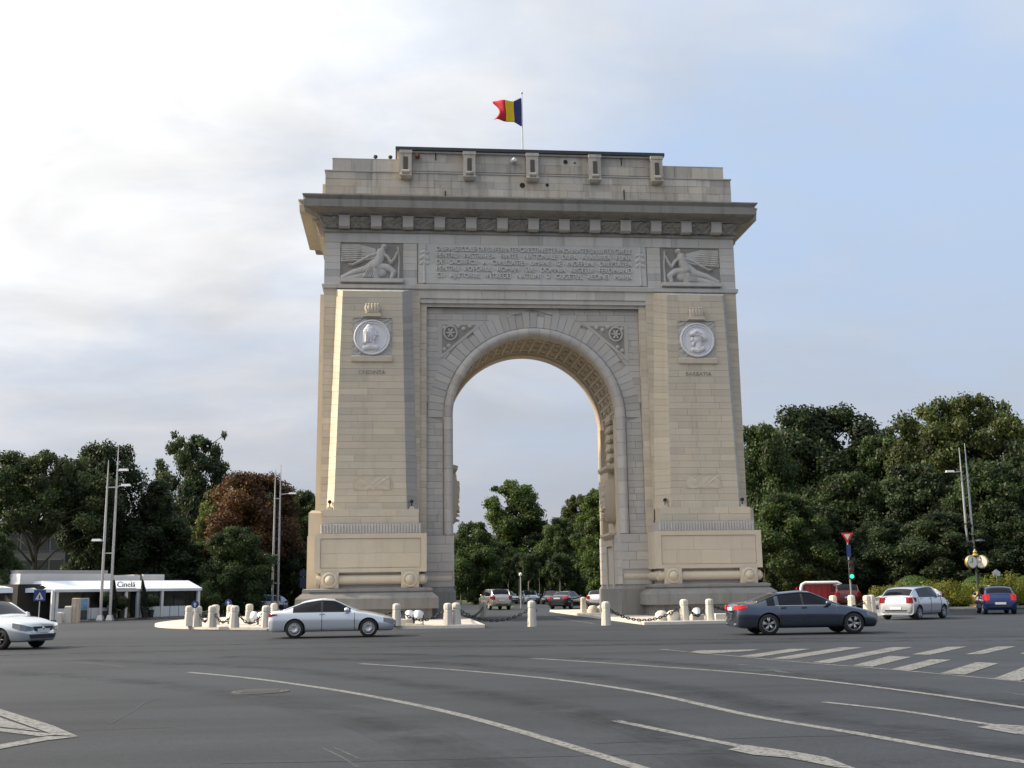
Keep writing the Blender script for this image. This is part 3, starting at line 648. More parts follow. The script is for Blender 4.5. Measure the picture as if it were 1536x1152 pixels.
# modillions, and carved acanthus between them
for i in range(13):
    x = -10.68+1.78*i
    MB().rects([(x-.30, x+.30, -.05, .33, 21.70), (x-.30, x+.30, -.14, .33, 21.76), (x-.30, x+.30, -.14, .33, 22.30), (x-.33, x+.33, -.17, .33, 22.31), (x-.33, x+.33, -.17, .33, 22.37)]).build('modillion', ST_PINK, ENT)
fol = lambda X, Z: .05+.10*np.abs(np.sin(5.3*X+1.7*np.sin(9*Z)))*np.abs(np.sin(7.5*Z+2.2*np.sin(4*X)))+.03*np.sin(17*X)*np.sin(21*Z)
for i in range(14):
    xa = -10.68+1.78*(i-1)+.32; xb = xa+1.78-.64
    if i == 0: xa = -11.88
    if i == 13: xb = 11.88
    X, Z, H = relief([], xb-xa, .56, 40, 20, wav=lambda X, Z: fol(X+i*.37, Z)*1.0); H = H+.30*(Z/.56)**1.6
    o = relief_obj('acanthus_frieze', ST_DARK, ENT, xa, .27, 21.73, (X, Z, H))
# ---- inscription
INS = link('inscription_panel', None, ENT.parent)
MB().box(-6.55, 6.55, .33, .46, 18.58, 20.94).build('slab', ST_PINK, INS)
INSM = stone('pale_inscription_stone', (.50, .488, .465), (.52, .49, .45), var=.06, streak=.06)
mb = MB(); blocks((-6.52, .315, 18.60), (6.52, .315, 18.60), (6.52, .315, 20.92), (-6.52, .315, 20.92), .58, 1.9, .05, .006, 111, .04, .3, mb=mb, chunk=.001); stuff(mb.build('slab_block', INSM, INS))
LET = stone('carved_letter_stone', (.60, .59, .57), (.61, .585, .55), var=.04, streak=.03)
lines = ['DUPA·SECOLE·DE·SUFERINTE·CRESTINESTE·INDURATE·SI·LUPTE·GRELE', 'PENTRU · PASTRAREA · FIINTEI · NATIONALE · DUPA · APARAREA · PLINA', 'DE · SACRIFICII · A · CIVILIZATIEI · UMANE · SE · INDEPLINI · DREPTATEA', 'PENTRU · POPORUL · ROMAN · SUB · DOMNIA · REGELUI · FERDINAND', 'CU · AJUTORUL · INTREGEI · NATIUNI · SI · CUGETUL · REGINEI · MARIA']
for i, tx in enumerate(lines): stuff(text_mesh('inscription_line', tx, .40, .05, LET, INS, (.08, .285, 20.62-i*.385), (R(90), 0, 0), width=11.2))
for s in (-1, 1):
    X, Z, H = relief([([(.32, 0), (.30, .9), (.32, 2.1)], .07, .05, .07), ([(.12, 1.15), (.30, 1.3), (.5, 1.15)], .09, .09, .06), ([(.12, 1.45), (.3, 1.62), (.5, 1.45)], .1, .1, .07), ([(.15, 1.78), (.3, 1.88), (.47, 1.78)], .08, .08, .06), ([(.32, 2.05), (.32, 2.25)], .11, .04, .08)], .62, 2.3, 30, 90)
    relief_obj('torch_relief', INSM, INS, -6.50 if s < 0 else 5.88, .312, 18.62, (X, Z, H), drop=True)
# ---- winged figures
fig = [([(.10, .10), (.75, .42), (1.45, .62), (1.85, .95)], .13, .26, .16), ([(.2, .06), (.9, .15), (1.7, .28), (2.25, .45)], .10, .30, .13), ([(1.95, .85), (2.15, 1.25), (2.22, 1.6)], .28, .25, .24), ([(2.28, 1.62), (2.36, 1.82)], .09, .13, .22), ([(2.40, 1.92)], .17, .17, .28),
       ([(2.25, 1.55), (2.62, 1.30), (2.80, .98), (3.0, 1.25), (3.15, 1.60)], .12, .07, .20), ([(2.1, 1.5), (1.6, 1.35), (1.1, 1.05), (.62, .82)], .12, .07, .19), ([(.62, .82), (.45, .85)], .08, .05, .2), ([(2.0, .75), (2.6, .72), (2.95, .45), (2.85, .12)], .24, .12, .17), ([(1.9, .55), (1.95, .1)], .16, .2, .17), ([(3.22, .1), (3.25, 1.1), (3.18, 1.9)], .05, .05, .1)]
fig += [([(.05, 1.95-.13*k), (1.0+.06*k, 1.97-.12*k), (1.9, 1.75-.07*k)], .065, .055, .07+.01*k) for k in range(8)]
fig += [([(1.3+.12*k, .12), (1.5+.10*k, .55)], .05, .04, .19) for k in range(7)]
for s in (-1, 1):
    RP = link('figure_relief', None, ARCH); w, h = 3.46, 2.10
    xL = -10.86 if s < 0 else 7.40
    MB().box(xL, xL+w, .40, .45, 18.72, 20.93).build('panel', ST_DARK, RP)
    relief_obj('winged_figure', ST_GREY, RP, xL, .41, 18.80, relief(fig if s < 0 else mirror(fig, w), w, h, 130, 84))
    MB().rects([(xL-.02, xL+w+.02, .12, .45, 18.585), (xL-.02, xL+w+.02, .10, .45, 18.62), (xL-.02, xL+w+.02, .10, .45, 18.80), (xL+.02, xL+w-.02, .22, .45, 18.84)]).build('sill', ST_GREY, RP)
# ---- medallions on the pilasters
bust_l = [([(.30, .22), (.55, .30), (.80, .24)], .13, .12, .13), ([(.55, .35), (.55, .6)], .2, .17, .13), ([(.52, .82), (.50, 1.02)], .27, .24, .20), ([(.34, .5), (.32, .95), (.46, 1.16)], .13, .15, .17), ([(.74, .98), (.80, .80)], .05, .07, .15), ([(.72, .7), (.70, .62)], .07, .06, .14)]
bust_l += [([(.34+.07*k, .48), (.36+.06*k, .95)], .035, .03, .23) for k in range(4)]
bust_r = [([(.44, .24), (.66, .20), (.90, .30)], .1, .12, .14), ([(.72, .36), (.70, .6)], .18, .17, .14), ([(.62, .72), (.72, .80)], .22, .24, .18), ([(.42, .78), (.40, .68)], .07, .06, .15), ([(.46, .56), (.46, .5)], .08, .07, .14), ([(.42, .98), (.62, 1.10), (.86, .98), (.98, .80)], .12, .14, .23), ([(.36, .94), (.7, .92), (1.02, .74)], .05, .05, .25)]
cor_orn = lambda X, Z: .02+.05*np.abs(np.sin(8*X+3*np.sin(5*Z)))*np.abs(np.sin(8*Z+2*np.sin(6*X)))
for s in (-1, 1):
    MD = link('medallion', None, PIL[s]); cx = s*9.06; yf = -.66; zc = 15.22
    relief_obj('plaque', ST_PINK, MD, cx-1.06, yf+.03, 14.24, relief([], 2.12, 2.06, 60, 60, wav=cor_orn))
    MB().box(cx-1.07, cx+1.07, yf+.02, yf+.12, 14.22, 16.32).build('plaque_back', ST_PINK, MD)
    d = MB().lathe([(.985, -.02), (.985, .10), (.955, .14), (.91, .14), (.88, .07), (.83, .07), (.81, .10), (.78, .10), (.76, .05), (.001, .05)], 44, 'y', c=(cx, yf, zc)).build('disc', MARBLE, MD, auto=35)
    kb = 1.22; bust = [([(x*kb, z*kb) for x, z in b_[0]], b_[1]*kb, b_[2]*kb, b_[3]*1.15) for b_ in (bust_l if s < 0 else bust_r)]
    relief_obj('bust', MARBLE, MD, cx-.74-(.0 if s < 0 else .06), yf-.052, zc-.86, relief(bust, 1.54, 1.62, 84, 88), drop=True)
    MB().rects([(cx-1.06, cx+1.06, yf-.05, yf+.1, 13.86), (cx-1.10, cx+1.10, yf-.1, yf+.1, 13.9), (cx-1.10, cx+1.10, yf-.1, yf+.1, 14.16), (cx-1.04, cx+1.04, yf-.03, yf+.1, 14.23)]).build('sill', ST_BEIGE, MD)
    MB().box(cx-1.04, cx+1.04, yf-.06, yf+.1, 16.32, 16.38).build('top_ledge', ST_GREY, MD)
    cr = MB().rects([(cx-.50, cx+.50, yf-.22, yf+.1, 16.38), (cx-.42, cx+.42, yf-.2, yf+.1, 16.55), (cx-.36, cx+.36, yf-.16, yf+.1, 16.62)]).build('crown', ST_BEIGE, MD)
    mb = MB()
    for k in range(5):
        a = (k-2)*.42; x = cx+math.sin(a)*.44
        mb.tube([(x*.75+cx*.25, yf-.12, 16.6), (x, yf-.16*math.cos(a)-.02, 16.82), (x-(x-cx)*.05, yf-.14*math.cos(a), 16.98)], [.10, .11, .10], 7)
        mb.lathe([(.03, 16.98), (.075, 17.03), (.06, 17.10), (.001, 17.13)], 7, c=(x-(x-cx)*.05, yf-.1, 0))
    mb.box(cx-.38, cx+.38, yf-.16, yf+.1, 16.6, 16.80); mb.build('crown_points', ST_BEIGE, cr, auto=50)
    text_mesh('carved_name', 'CREDINTA' if s < 0 else 'BARBATIA', .30, .012, simple('shaded_letter_stone', (.25, .225, .18), .9), MD, (cx, -.675, 13.28), (R(90), 0, 0), width=1.45)
    X, Z, H = relief([], 1.9, .72, 80, 32, wav=lambda X, Z: .004+.022*np.abs(np.sin(5*X+2.5*np.sin(4.4*Z)))*np.abs(np.sin(8*Z+2.2*np.sin(3.3*X)))+.02*np.exp(-((np.abs(X-.95)-.95*Z/.72*1.0+.0)/.08)**2))
    relief_obj('carved_tablet', ST_BEIGE, PIL[s], s*9.0-.95, -.763, 6.93, (X, Z, H))
    mb = MB()
    for a_, b_, c_, d_ in ((-.98, .98, 6.90, 6.925), (-.98, .98, 7.65, 7.675), (-.98, -.955, 6.925, 7.65), (.955, .98, 6.925, 7.65)): mb.box(s*9+a_, s*9+b_, -.790, -.70, c_, d_)
    mb.build('tablet_frame', ST_BEIGE, PIL[s])
# ---- spandrel panels
for s in (-1, 1):
    SP = link('spandrel_panel', None, WALL); T = [(5.43, 16.52), (2.75, 16.52), (5.43, 14.25)]
    def tri(k, y0, y1, name, mat):
        cx = sum(p[0] for p in T)/3; cz = sum(p[1] for p in T)/3; q = [(s*(cx+(x-cx)*k), cz+(z-cz)*k) for x, z in T]
        if s > 0: q = q[::-1]
        MB().add([(x, y1, z) for x, z in q]+[(x, y0, z) for x, z in q], [(3, 4, 5), (0, 1, 4, 3), (1, 2, 5, 4), (2, 0, 3, 5)]).build(name, mat, SP)
    tri(1.0, Yr-.03, Yr+.05, 'frame', ST_PINK)
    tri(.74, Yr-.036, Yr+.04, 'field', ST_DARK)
    mb = MB(); cx, cz = s*4.72, 15.85
    mb.tube([(cx+.36*math.cos(a), Yr-.06, cz+.40*math.sin(a)) for a in np.linspace(0, 2*math.pi, 20)[:-1]], .06, 6, closed=True)
    for a in np.linspace(0, 2*math.pi, 7)[:-1]: mb.tube([(cx, Yr-.06, cz), (cx+.25*math.cos(a), Yr-.07, cz+.28*math.sin(a))], .06, 6)
    for dx, dz in ((-.75, .25), (.1, -.75), (-1.1, .38), (.35, -.95), (.35, .3), (-.45, .4)): mb.lathe([(.13, 0), (.11, .05), (.05, .07), (.001, .08)], 9, 'y', c=(cx-s*dx*-1 if False else cx+s*dx, Yr-.03, cz+dz))
    mb.build('rosette', ST_PINK, SP, auto=50)
# ---- jambs: doorway, carved shield with hood
for s in (-1, 1):
    JB = link('jamb_ornament', None, WALL); X = s*4.6
    def bx(d0, d1, y0, y1, z0, z1, name, mat): return MB().box(*sx(s, 4.6-d1, 4.6-d0), y0, y1, z0, z1).build(name, mat, JB)
    bx(-.30, .06, 2.55, 2.95, .14, 3.95, 'door_jamb', ST_WARM); bx(-.30, .06, 4.55, 4.95, .14, 3.95, 'door_jamb', ST_WARM); bx(-.30, .08, 2.5, 5.0, 3.95, 4.35, 'door_lintel', ST_WARM)
    MB().rects([(*sx(s, 4.6-.12, 4.9), 2.4, 5.1, 4.36), (*sx(s, 4.6-.30, 4.9), 2.25, 5.25, 4.55), (*sx(s, 4.6-.30, 4.9), 2.25, 5.25, 4.68), (*sx(s, 4.6-.05, 4.9), 2.5, 5.0, 4.75)]).build('door_hood', ST_WARM, JB)
    bx(-.35, -.12, 2.95, 4.55, .14, 3.95, 'bronze_door', simple('dark_bronze', (.06, .05, .035), .5, .5, noise=.2))
    bx(-.42, -.30, .6, 7.0, .14, 11.0, 'jamb_core', ST_WARM)
    # shield trophy under a moulded cap
    MB().rects([(*sx(s, 4.6-.10, 4.95), 2.7, 4.9, 8.15), (*sx(s, 4.6-.34, 4.95), 2.45, 5.15, 8.35), (*sx(s, 4.6-.36, 4.95), 2.45, 5.15, 8.52), (*sx(s, 4.6-.12, 4.95), 2.65, 4.95, 8.62)]).build('trophy_cap', ST_WARM, JB)
    mb = MB(); rd = random.Random(3); rings = []
    for z, d, hw in ((5.3, .12, .35), (5.42, .26, .5), (5.9, .34, .78), (6.6, .44, .98), (7.3, .50, 1.02), (7.75, .46, .95), (7.78, .34, .9), (8.17, .30, .85)):
        rings.append([(s*(4.95), 3.8-hw, z), (s*(4.6-d*.45), 3.8-hw*.9, z), (s*(4.6-d), 3.8-hw*.45, z), (s*(4.6-d*.92), 3.8, z), (s*(4.6-d), 3.8+hw*.45, z), (s*(4.6-d*.45), 3.8+hw*.9, z), (s*(4.95), 3.8+hw, z)])
    mb.loft(rings)
    for k in range(26):
        z = rd.uniform(5.5, 7.7); y = 3.8+rd.uniform(-.8, .8)*(z-4.6)/3; mb.lathe([(.17, 0), (.14, .1), (.06, .15), (.001, .16)], 7, 'z', c=(s*(4.6-.36+.12*abs(y-3.8)), y, z-.06))
    mb.build('trophy', ST_WARM, JB, auto=50)
    mb = MB()
    for k in range(5):
        z = 8.9+k*.55; mb.rects([(*sx(s, 4.6+.36, 4.6+.1), 3.2, 4.4, z), (*sx(s, 4.6+.36, 4.6+.02), 3.0, 4.6, z+.12), (*sx(s, 4.6+.36, 4.6+.08), 3.1, 4.5, z+.40)])
    mb.build('jamb_coffer_block', ST_WARM, JB)
    for y0, y1 in ((.95, 1.75), (5.85, 6.8)): MB().box(*sx(s, 4.595, 4.9), y0, y1, 4.5, 11.05).build('jamb_band', ST_WARM, JB)
# ---- attic
ATT = link('attic', None, ARCH)
MB().box(-11.74, 11.74, .45, bk(.45), 23.3, 25.25).box(-11.35, 11.35, .55, bk(.55), 25.25, 25.93).build('attic_core', ST_GREY, ATT)
MB().box(-12.02, 12.02, 1.4, bk(1.4), 23.3, 24.75).build('attic_side', ST_WARM, ATT)
mb = MB(); blocks((-11.8, .38, 23.42), (11.8, .38, 23.42), (11.8, .38, 25.14), (-11.8, .38, 25.14), .43, 1.25, .06, .010, 121, .085, .4, mb=mb, chunk=.012)
blocks((-11.42, .47, 25.24), (11.42, .47, 25.24), (11.42, .47, 25.95), (-11.42, .47, 25.95), .70, 1.35, .06, .010, 122, .08, .4, mb=mb, chunk=.008)
for s in (-1, 1):
    y0, y1 = (1.4, .38) if s < 0 else (.38, 1.4); blocks((s*11.8, y0, 23.42), (s*11.8, y1, 23.42), (s*11.8, y1, 25.14), (s*11.8, y0, 25.14), .43, .7, .05, .009, 123, .08, .4, mb=mb)
ATTM = stone('attic_stone', (.46, .43, .385), (.50, .43, .34), var=.24, streak=.38)
stuff(mb.build('attic_ashlar', ATTM, ATT))
ring([(25.13, -.02), (25.15, .05), (25.22, .05), (25.245, -.05)], 11.8, .38, 'attic_ledge', ST_PINK, ATT)
MB().box(-11.44, 11.44, .46, bk(.46), 25.952, 25.99).build('coping', ST_GREY, ATT)
MB().box(-7.62, 7.62, .44, bk(.44), 25.99, 26.40).build('raised_block', ATTM, ATT)
mb = MB(); blocks((-7.65, .42, 25.30), (7.65, .42, 25.30), (7.65, .42, 26.36), (-7.65, .42, 26.36), .53, 1.3, .06, .010, 124, .08, .4, mb=mb, chunk=.008); stuff(mb.build('raised_ashlar', ATTM, ATT))
MB().rects([(-7.75, 7.75, .28, bk(.28), 26.37), (-7.75, 7.75, .28, bk(.28), 26.46), (-7.70, 7.70, .32, bk(.32), 26.47)]).build('raised_coping', ST_GREY, ATT)
MB().rects([(-7.85, 7.85, .16, bk(.16), 26.475), (-7.85, 7.85, .16, bk(.16), 26.66), (-7.4, 7.4, .8, bk(.8), 26.78)]).build('metal_roof', ZINC, ATT)
for x in (-7.27, -3.62, .02, 3.68, 7.34):
    b = MB().rects([(x-.26, x+.26, .12, .5, 24.74), (x-.36, x+.36, -.02, .5, 24.86), (x-.36, x+.36, -.02, .5, 24.95), (x-.34, x+.34, .04, .5, 25.0), (x-.34, x+.34, .04, .5, 26.20), (x-.37, x+.37, .0, .5, 26.22), (x-.37, x+.37, .0, .5, 26.40)]).build('bracket', ATTM, ATT)
    MB().box(x-.13, x+.13, .025, .05, 25.22, 26.0).build('bracket_slot', simple('slot_shade', (.10, .09, .08), .9), b)  # slot is a raised dark plate; the recess shade is put into its colour
    MB().tube([(x-.2, .02, 25.08), (x+.2, .02, 25.08)], .13, 10).build('bracket_scroll', ATTM, b, auto=50)
# dark discs on the parapet; the shade inside openings is put into their colour
for x, z, r in ((2.0, 26.05, .13), (.9, 24.6, .10), (-.55, 24.55, .16), (2.55, 26.0, .06)):
    MB().lathe([(r, 0), (r*.9, .02), (.001, .02)], 9, 'y', c=(x, .36, z)).build('drain_hole', simple('drain_shade', (.03, .026, .022), .95), ATT)
for x, z0, z1 in ((-5.55, 25.95, 26.4), (5.3, 25.9, 26.4), (-5.0, 23.45, 24.1), (5.4, 23.45, 24.4), (-1.0, 23.42, 23.7), (9.9, 23.5, 23.7)):
    MB().tube([(x, .34, z0), (x, .34, z1)], .03, 6).build('lightning_wire', IRON, ATT)
# ---- things on the arch
fl = thing('flag_with_pole', 'blue, yellow and red tricolour flag flying on a thin pole above the arch', 'flag', (.12, 5.7, 26.6))
MB().tube([(0, 0, 0), (0, 0, 6.15)], [.05, .03], 8).lathe([(.001, 6.1), (.07, 6.15), (.07, 6.22), (.001, 6.3)], 8).build('pole', STEEL, fl)
cols = [simple('flag_blue', (.018, .022, .11), .8), simple('flag_yellow', (.78, .52, .012), .8), simple('flag_red', (.45, .008, .022), .8)]
bands = [('blue_band', 0., .27), ('yellow_band', .27, .58), ('red_band', .58, 1.)]
def flagp(u, v):                   # u from the pole outwards, v from bottom
    e = min(1, u/.32); e = e*e*(3-2*e); top = 5.86-.24*e+.05*math.sin(8*u+.5)*u; bot = 3.92+.30*e+.04*math.sin(9*u)*u
    x = -1.86*u+.40*u**4*math.sin(math.pi*min(1, v*1.12))+.10*math.sin(5*v+1)*u*(1-u)-.10*(1-v)*u*0
    y = .26*math.sin(6.0*u+1.3*v)*u+.10*math.sin(12*u-2.5*v)*u
    return (x, y, bot+(top-bot)*v)
for (nm, a, b), m in zip(bands, cols):
    mb = MB(); nu, nv_ = 14, 18
    rings = [[flagp(a+(b-a)*i/nu, j/nv_) for j in range(nv_+1)] for i in range(nu+1)]
    mb.loft(rings, closed=False); o = mb.build(nm, m, fl, smooth=True); so = o.modifiers.new('th', 'SOLIDIFY'); so.thickness = .012
def attic_cam(x, z, y, label, rz, cat='security camera', red=False):
    t = thing('security_camera', label, cat, (x, y, z), rz)
    MB().box(-.03, .03, -.10, .04, -.05, .05).build('bracket', STEEL, t)
    MB().lathe([(.001, .05), (.12, .06), (.14, .12), (.14, .34), (.10, .40), (.001, .40)], 12, 'y', c=(0, 0, 0)).build('housing', simple('red_brown_housing', (.16, .05, .03), .6) if red else FLOOD, t, auto=40)
attic_cam(-1.15, 26.0, .40, 'white rounded camera on the parapet between stone brackets', R(25)); 
attic_cam(-6.55, 26.12, .40, 'reddish lamp on the parapet beside a stone bracket', R(-15), 'lamp', True)
for x, l in ((-8.85, 'small dark lamp on the low attic, further from the raised block'), (-8.0, 'small dark lamp on the low attic, closer to the raised block')):
    t = thing('parapet_lamp', l, 'lamp', (x-.15, .9, 25.99)); MB().tube([(0, 0, 0), (0, 0, .22)], .035, 6).build('post', IRON, t); MB().lathe([(.06, .2), (.12, .24), (.12, .36), (.05, .40)], 8).build('head', IRON, t)
for x, l in ((-11.2, 'outer spotlight on the plinth of the pier with the veiled bust'), (-6.88, 'inner spotlight on the plinth of the pier with the veiled bust'), (6.88, 'inner spotlight on the plinth of the pier with the helmeted bust'), (11.2, 'outer spotlight on the plinth of the pier with the helmeted bust')):
    t = thing('spotlight', l, 'spotlight', (x, -.62, 5.87)); t.scale = (.72, .72, .72); MB().rects([(-.22, .22, -.15, .15, 0), (-.14, .14, -.12, .12, .22)]).build('foot', ST_BEIGE, t)
    MB().tube([(0, 0, .2), (0, 0, .5)], .04, 6).build('stem', IRON, t); MB().lathe([(.05, -.14), (.13, -.10), (.14, .12), (.10, .14)], 10, 'y', c=(0, 0, .58)).build('lamp_head', IRON, t)
# ================================================================ ISLAND FURNITURE
def make_bollard():
    t = thing('bollard', '', 'bollard'); rings = []; n = 8
    def oct_(r, z): return [(r*math.cos(2*math.pi*(k+.5)/n), r*math.sin(2*math.pi*(k+.5)/n), z) for k in range(n)]
    MB().loft([oct_(.255, 0), oct_(.25, .10), oct_(.215, .72), oct_(.20, .76), oct_(.20, .78)]).build('shaft', BOLL, t)
    MB().loft([oct_(.205, .78), oct_(.22, .81), oct_(.215, .98), oct_(.19, 1.05), oct_(.12, 1.09), oct_(.02, 1.10)]).build('cap', BOLL, t)
    for s in (-1, 1): MB().tube([(s*.205+.05*math.cos(a), 0, .68+.05*math.sin(a)) for a in np.linspace(0, 2*math.pi, 11)[:-1]], .018, 5, closed=True).build('chain_eye', IRON, t)
    return t
B0 = make_bollard()
BL = [  # pixel column, pixel row of the foot, label
 ((-17.2, -6.4), 'pale stone bollard at the left island nose, behind its touching neighbour'), ((-16.55, -7.9), 'pale stone bollard at the left island nose, in front of its touching neighbour'),
 ((-15.75, -8.9), 'pale stone bollard third along the left island kerb from its rounded nose'), ((-16.3, -4.6), 'pale stone bollard just behind the third kerb bollard of the left island'),
 ((-14.63, -9.9), 'pale stone bollard fourth along the left island kerb, beside a tilted floodlight'), ((-15.5, -5.2), 'pale stone bollard behind the fourth kerb bollard of the left island'),
 ((-14.7, -4.6), 'pale stone bollard in front of the light blue parked hatchback'), ((-13.2, -10.6), 'pale stone bollard just behind the tail of the silver coupe'), ((-13.7, -3.1), 'pale stone bollard at the foot of the twin lamp mast behind the silver coupe'),
 ((-7.62, -11.3), 'pale stone bollard by the nose of the silver coupe, next to a pair of floodlights'), ((-5.42, -11.35), 'coupe-side bollard of the touching pair at the left island roadway corner'), ((-5.05, -11.1), 'roadway-side bollard of the touching pair at the left island roadway corner'),
 ((-2.55, 7.1), 'pale stone bollard beyond the arch beside the silver van'), ((-1.77, -11.2), 'tall white stone bollard standing alone in the roadway before the arch opening'), ((3.65, 8.1), 'sunlit beige bollard beyond the arch beside two low round stones'),
 ((1.5, -11.2), 'white stone bollard at the roadway end of the right island chain'), ((5.1, -10.8), 'pale stone bollard between low round stones and a small floodlight on the right island'), ((6.2, -11.0), 'pale stone bollard right behind the tail of the grey sedan'),
 ((14.3, -4.9), 'pale stone bollard above the grey sedan windscreen, before the dark red car'), ((15.1, -5.3), 'pale stone bollard below the traffic light, beyond the bonnet of the grey sedan'), ((15.35, -6.6), 'sedan-side bollard of the touching pair above the grey sedan nose'), ((15.75, -6.2), 'hatchback-side bollard of the touching pair above the grey sedan nose')]
BP = []
for i, ((x, y), lb) in enumerate(BL):
    o = B0 if i == 0 else copy_tree(B0); z = .14 if not -3.6 < x < 2.9 else .004
    o.location = (x, y, z); o.rotation_euler = (0, 0, random.uniform(-.25, .25)); tag(o, lb, 'bollard', 'stone bollards around the arch'); kz = 1.0 if i == 13 else (.94 if i == 15 else .86); o.scale = (.86, .86, kz*random.uniform(.98, 1.02)); BP.append((x, y, z+.68*kz))
for o in [q for q in BL]: pass
def chain(i, j, sag, label):
    a, b = Vector(BP[i]), Vector(BP[j]); d = (b-a); d2 = Vector((d.x, d.y, 0)).normalized(); a = a+d2*.20; b = b-d2*.20; L = (b-a).length; n = max(8, int(L*1.08/.13)); mb = MB()
    P = [a.lerp(b, k/n)-Vector((0, 0, sag*4*(k/n)*(1-k/n))) for k in range(n+1)]
    for k in range(n):
        c = (P[k]+P[k+1])/2; t_ = (P[k+1]-P[k]).normalized(); side = t_.cross(Vector((0, 0, 1))).normalized(); u = side if k % 2 else t_.cross(side)
        mb.tube([tuple(c+t_*.095*math.cos(q)+u*.05*math.sin(q)) for q in np.linspace(0, 2*math.pi, 9)[:-1]], .021, 5, closed=True)
    o = stuff(mb.build('links', IRON)); tt = thing('chain', label, 'chain', (0, 0, 0), group='chains between the bollards'); o.parent = tt
    mid = P[n//2]; tt.location = mid; o.location = -mid
for i, j, sg, lb in ((1, 2, .34, 'black iron chain near the rounded nose of the left island'), (2, 4, .36, 'black iron chain sagging past the tilted white floodlight'), (4, 7, .40, 'black iron chain sagging in front of the two propped floodlights'), (7, 9, .45, 'black iron chain behind the silver coupe'), (9, 10, .36, 'black iron chain beside the pair of round floodlights'),
                     (11, 13, .42, 'long black chain sagging across the roadway before the arch'), (11, 12, .40, 'black chain running back through the arch towards the silver van'), (15, 16, .50, 'black chain sagging behind two low round stones on the right island'), (16, 17, .38, 'black chain with a small floodlight behind it on the right island'), (17, 20, .55, 'black chain hidden mostly by the grey sedan')):
    chain(i, j, sg, lb)
def floodlight(x, y, rz, tilt, label, box=True, k=1.0):
    t = thing('floodlight', label, 'floodlight', (x, y, .143), rz, 'floodlights on the islands')
    if box: MB().rects([(-.22, .22, -.2, .2, 0), (-.22, .22, -.2, .2, .05), (-.12, .12, -.1, .1, .08)]).build('foot', BOLL, t)
    MB().tube([(-.2*k, 0, .06), (-.22*k, 0, .40*k), (-.18*k, 0, .44*k)], .022, 5).tube([(.2*k, 0, .06), (.22*k, 0, .40*k), (.18*k, 0, .44*k)], .022, 5).build('yoke', IRON, t)
    h = MB().lathe([(.03, -.24), (.12, -.22), (.19, -.10), (.21, .04), (.22, .10), (.20, .12)], 16, 'y').build('housing', FLOOD, t, auto=40); h.location = (0, 0, .42*k); h.rotation_euler = (tilt, 0, 0); h.scale = (k, k, k)
    MB().lathe([(.195, .115), (.001, .118)], 16, 'y').build('lens', simple('floodlight_lens', (.5, .53, .56), .1, 0, .6), h)
floodlight(-15.1, -7.4, R(150), R(-35), 'tilted white floodlight near the nose of the left island'); floodlight(-14.0, -8.2, R(160), R(-40), 'white floodlight propped behind the chain, bollard side of a pair'); floodlight(-13.6, -8.6, R(200), R(-30), 'white floodlight propped behind the chain, coupe side of a pair')
floodlight(-7.05, -10.7, R(180), R(-50), 'round white floodlight by the coupe nose, bollard side of a pair'); floodlight(-6.68, -10.95, R(170), R(-50), 'round white floodlight by the coupe nose, arch opening side of a pair')
floodlight(5.82, -10.2, R(190), R(-45), 'small white floodlight between two bollards on the right island', k=.85)
for x, y, w, lb in ((4.15, -10.4, .30, 'low round pale stone on the right island under the chain, roadway side'), (4.62, -10.6, .31, 'low round pale stone on the right island next to a bollard'), (4.15, 7.7, .30, 'low round stone beyond the arch touching the sunlit bollard'), (4.72, 7.8, .33, 'low round stone beyond the arch by the pier base')):
    mb = MB(); mb.lathe([(w*.95, 0), (w, .08), (w, .22), (w*.85, .34), (w*.5, .43), (.01, .45)], 12); o = mb.build('round_stone', BOLL, None, auto=50); o.location = (x, y, .14); tag(o, lb, 'stone', 'low round stones')
for x0, x1, lb in ((-7.5, -6.9, 'pale low stone block under the chain by the coupe nose'), (6.6, 7.35, 'pale low stone block behind the tail of the grey sedan'), (5.5, 6.0, 'pale low stone slab under the small floodlight')):
    o = MB().rects([(-(x1-x0)/2, (x1-x0)/2, -.25, .25, 0), (-(x1-x0)/2, (x1-x0)/2, -.25, .25, .24), (-(x1-x0)/2+.03, (x1-x0)/2-.03, -.22, .22, .27)]).build('stone_block_seat', BOLL); o.location = ((x0+x1)/2, -10.55 if x0 < 6 else -10.3, .14); tag(o, lb, 'stone block')
# ================================================================ TREES
def leafmat(name, trans=.42):
    m, t, b = newmat(name); n = t.nodes; l = t.links; n.remove(b); oi = n.new('ShaderNodeObjectInfo'); at = n.new('ShaderNodeAttribute'); at.attribute_name = 'tint'; sp = n.new('ShaderNodeSeparateColor'); l.new(at.outputs['Color'], sp.inputs[0])
    hs = n.new('ShaderNodeHueSaturation'); l.new(oi.outputs['Color'], hs.inputs['Color']); l.new(sp.outputs[0], hs.inputs['Value']); l.new(sp.outputs[1], hs.inputs['Hue'])
    d = n.new('ShaderNodeBsdfPrincipled'); d.inputs['Roughness'].default_value = .55; d.inputs['Specular IOR Level'].default_value = .35; l.new(hs.outputs[0], d.inputs['Base Color'])
    tr = n.new('ShaderNodeBsdfTranslucent'); h2 = n.new('ShaderNodeHueSaturation'); h2.inputs['Saturation'].default_value = 1.15; h2.inputs['Value'].default_value = 1.25; l.new(hs.outputs[0], h2.inputs['Color']); l.new(h2.outputs[0], tr.inputs[0])
    mx = n.new('ShaderNodeMixShader'); mx.inputs[0].default_value = trans; l.new(d.outputs[0], mx.inputs[1]); l.new(tr.outputs[0], mx.inputs[2]); l.new(mx.outputs[0], n['Material Output'].inputs[0]); return m
LEAF = leafmat('leaf'); BARK = simple('bark', (.055, .045, .035), .95, noise=.35, nscale=6, bump=.5)
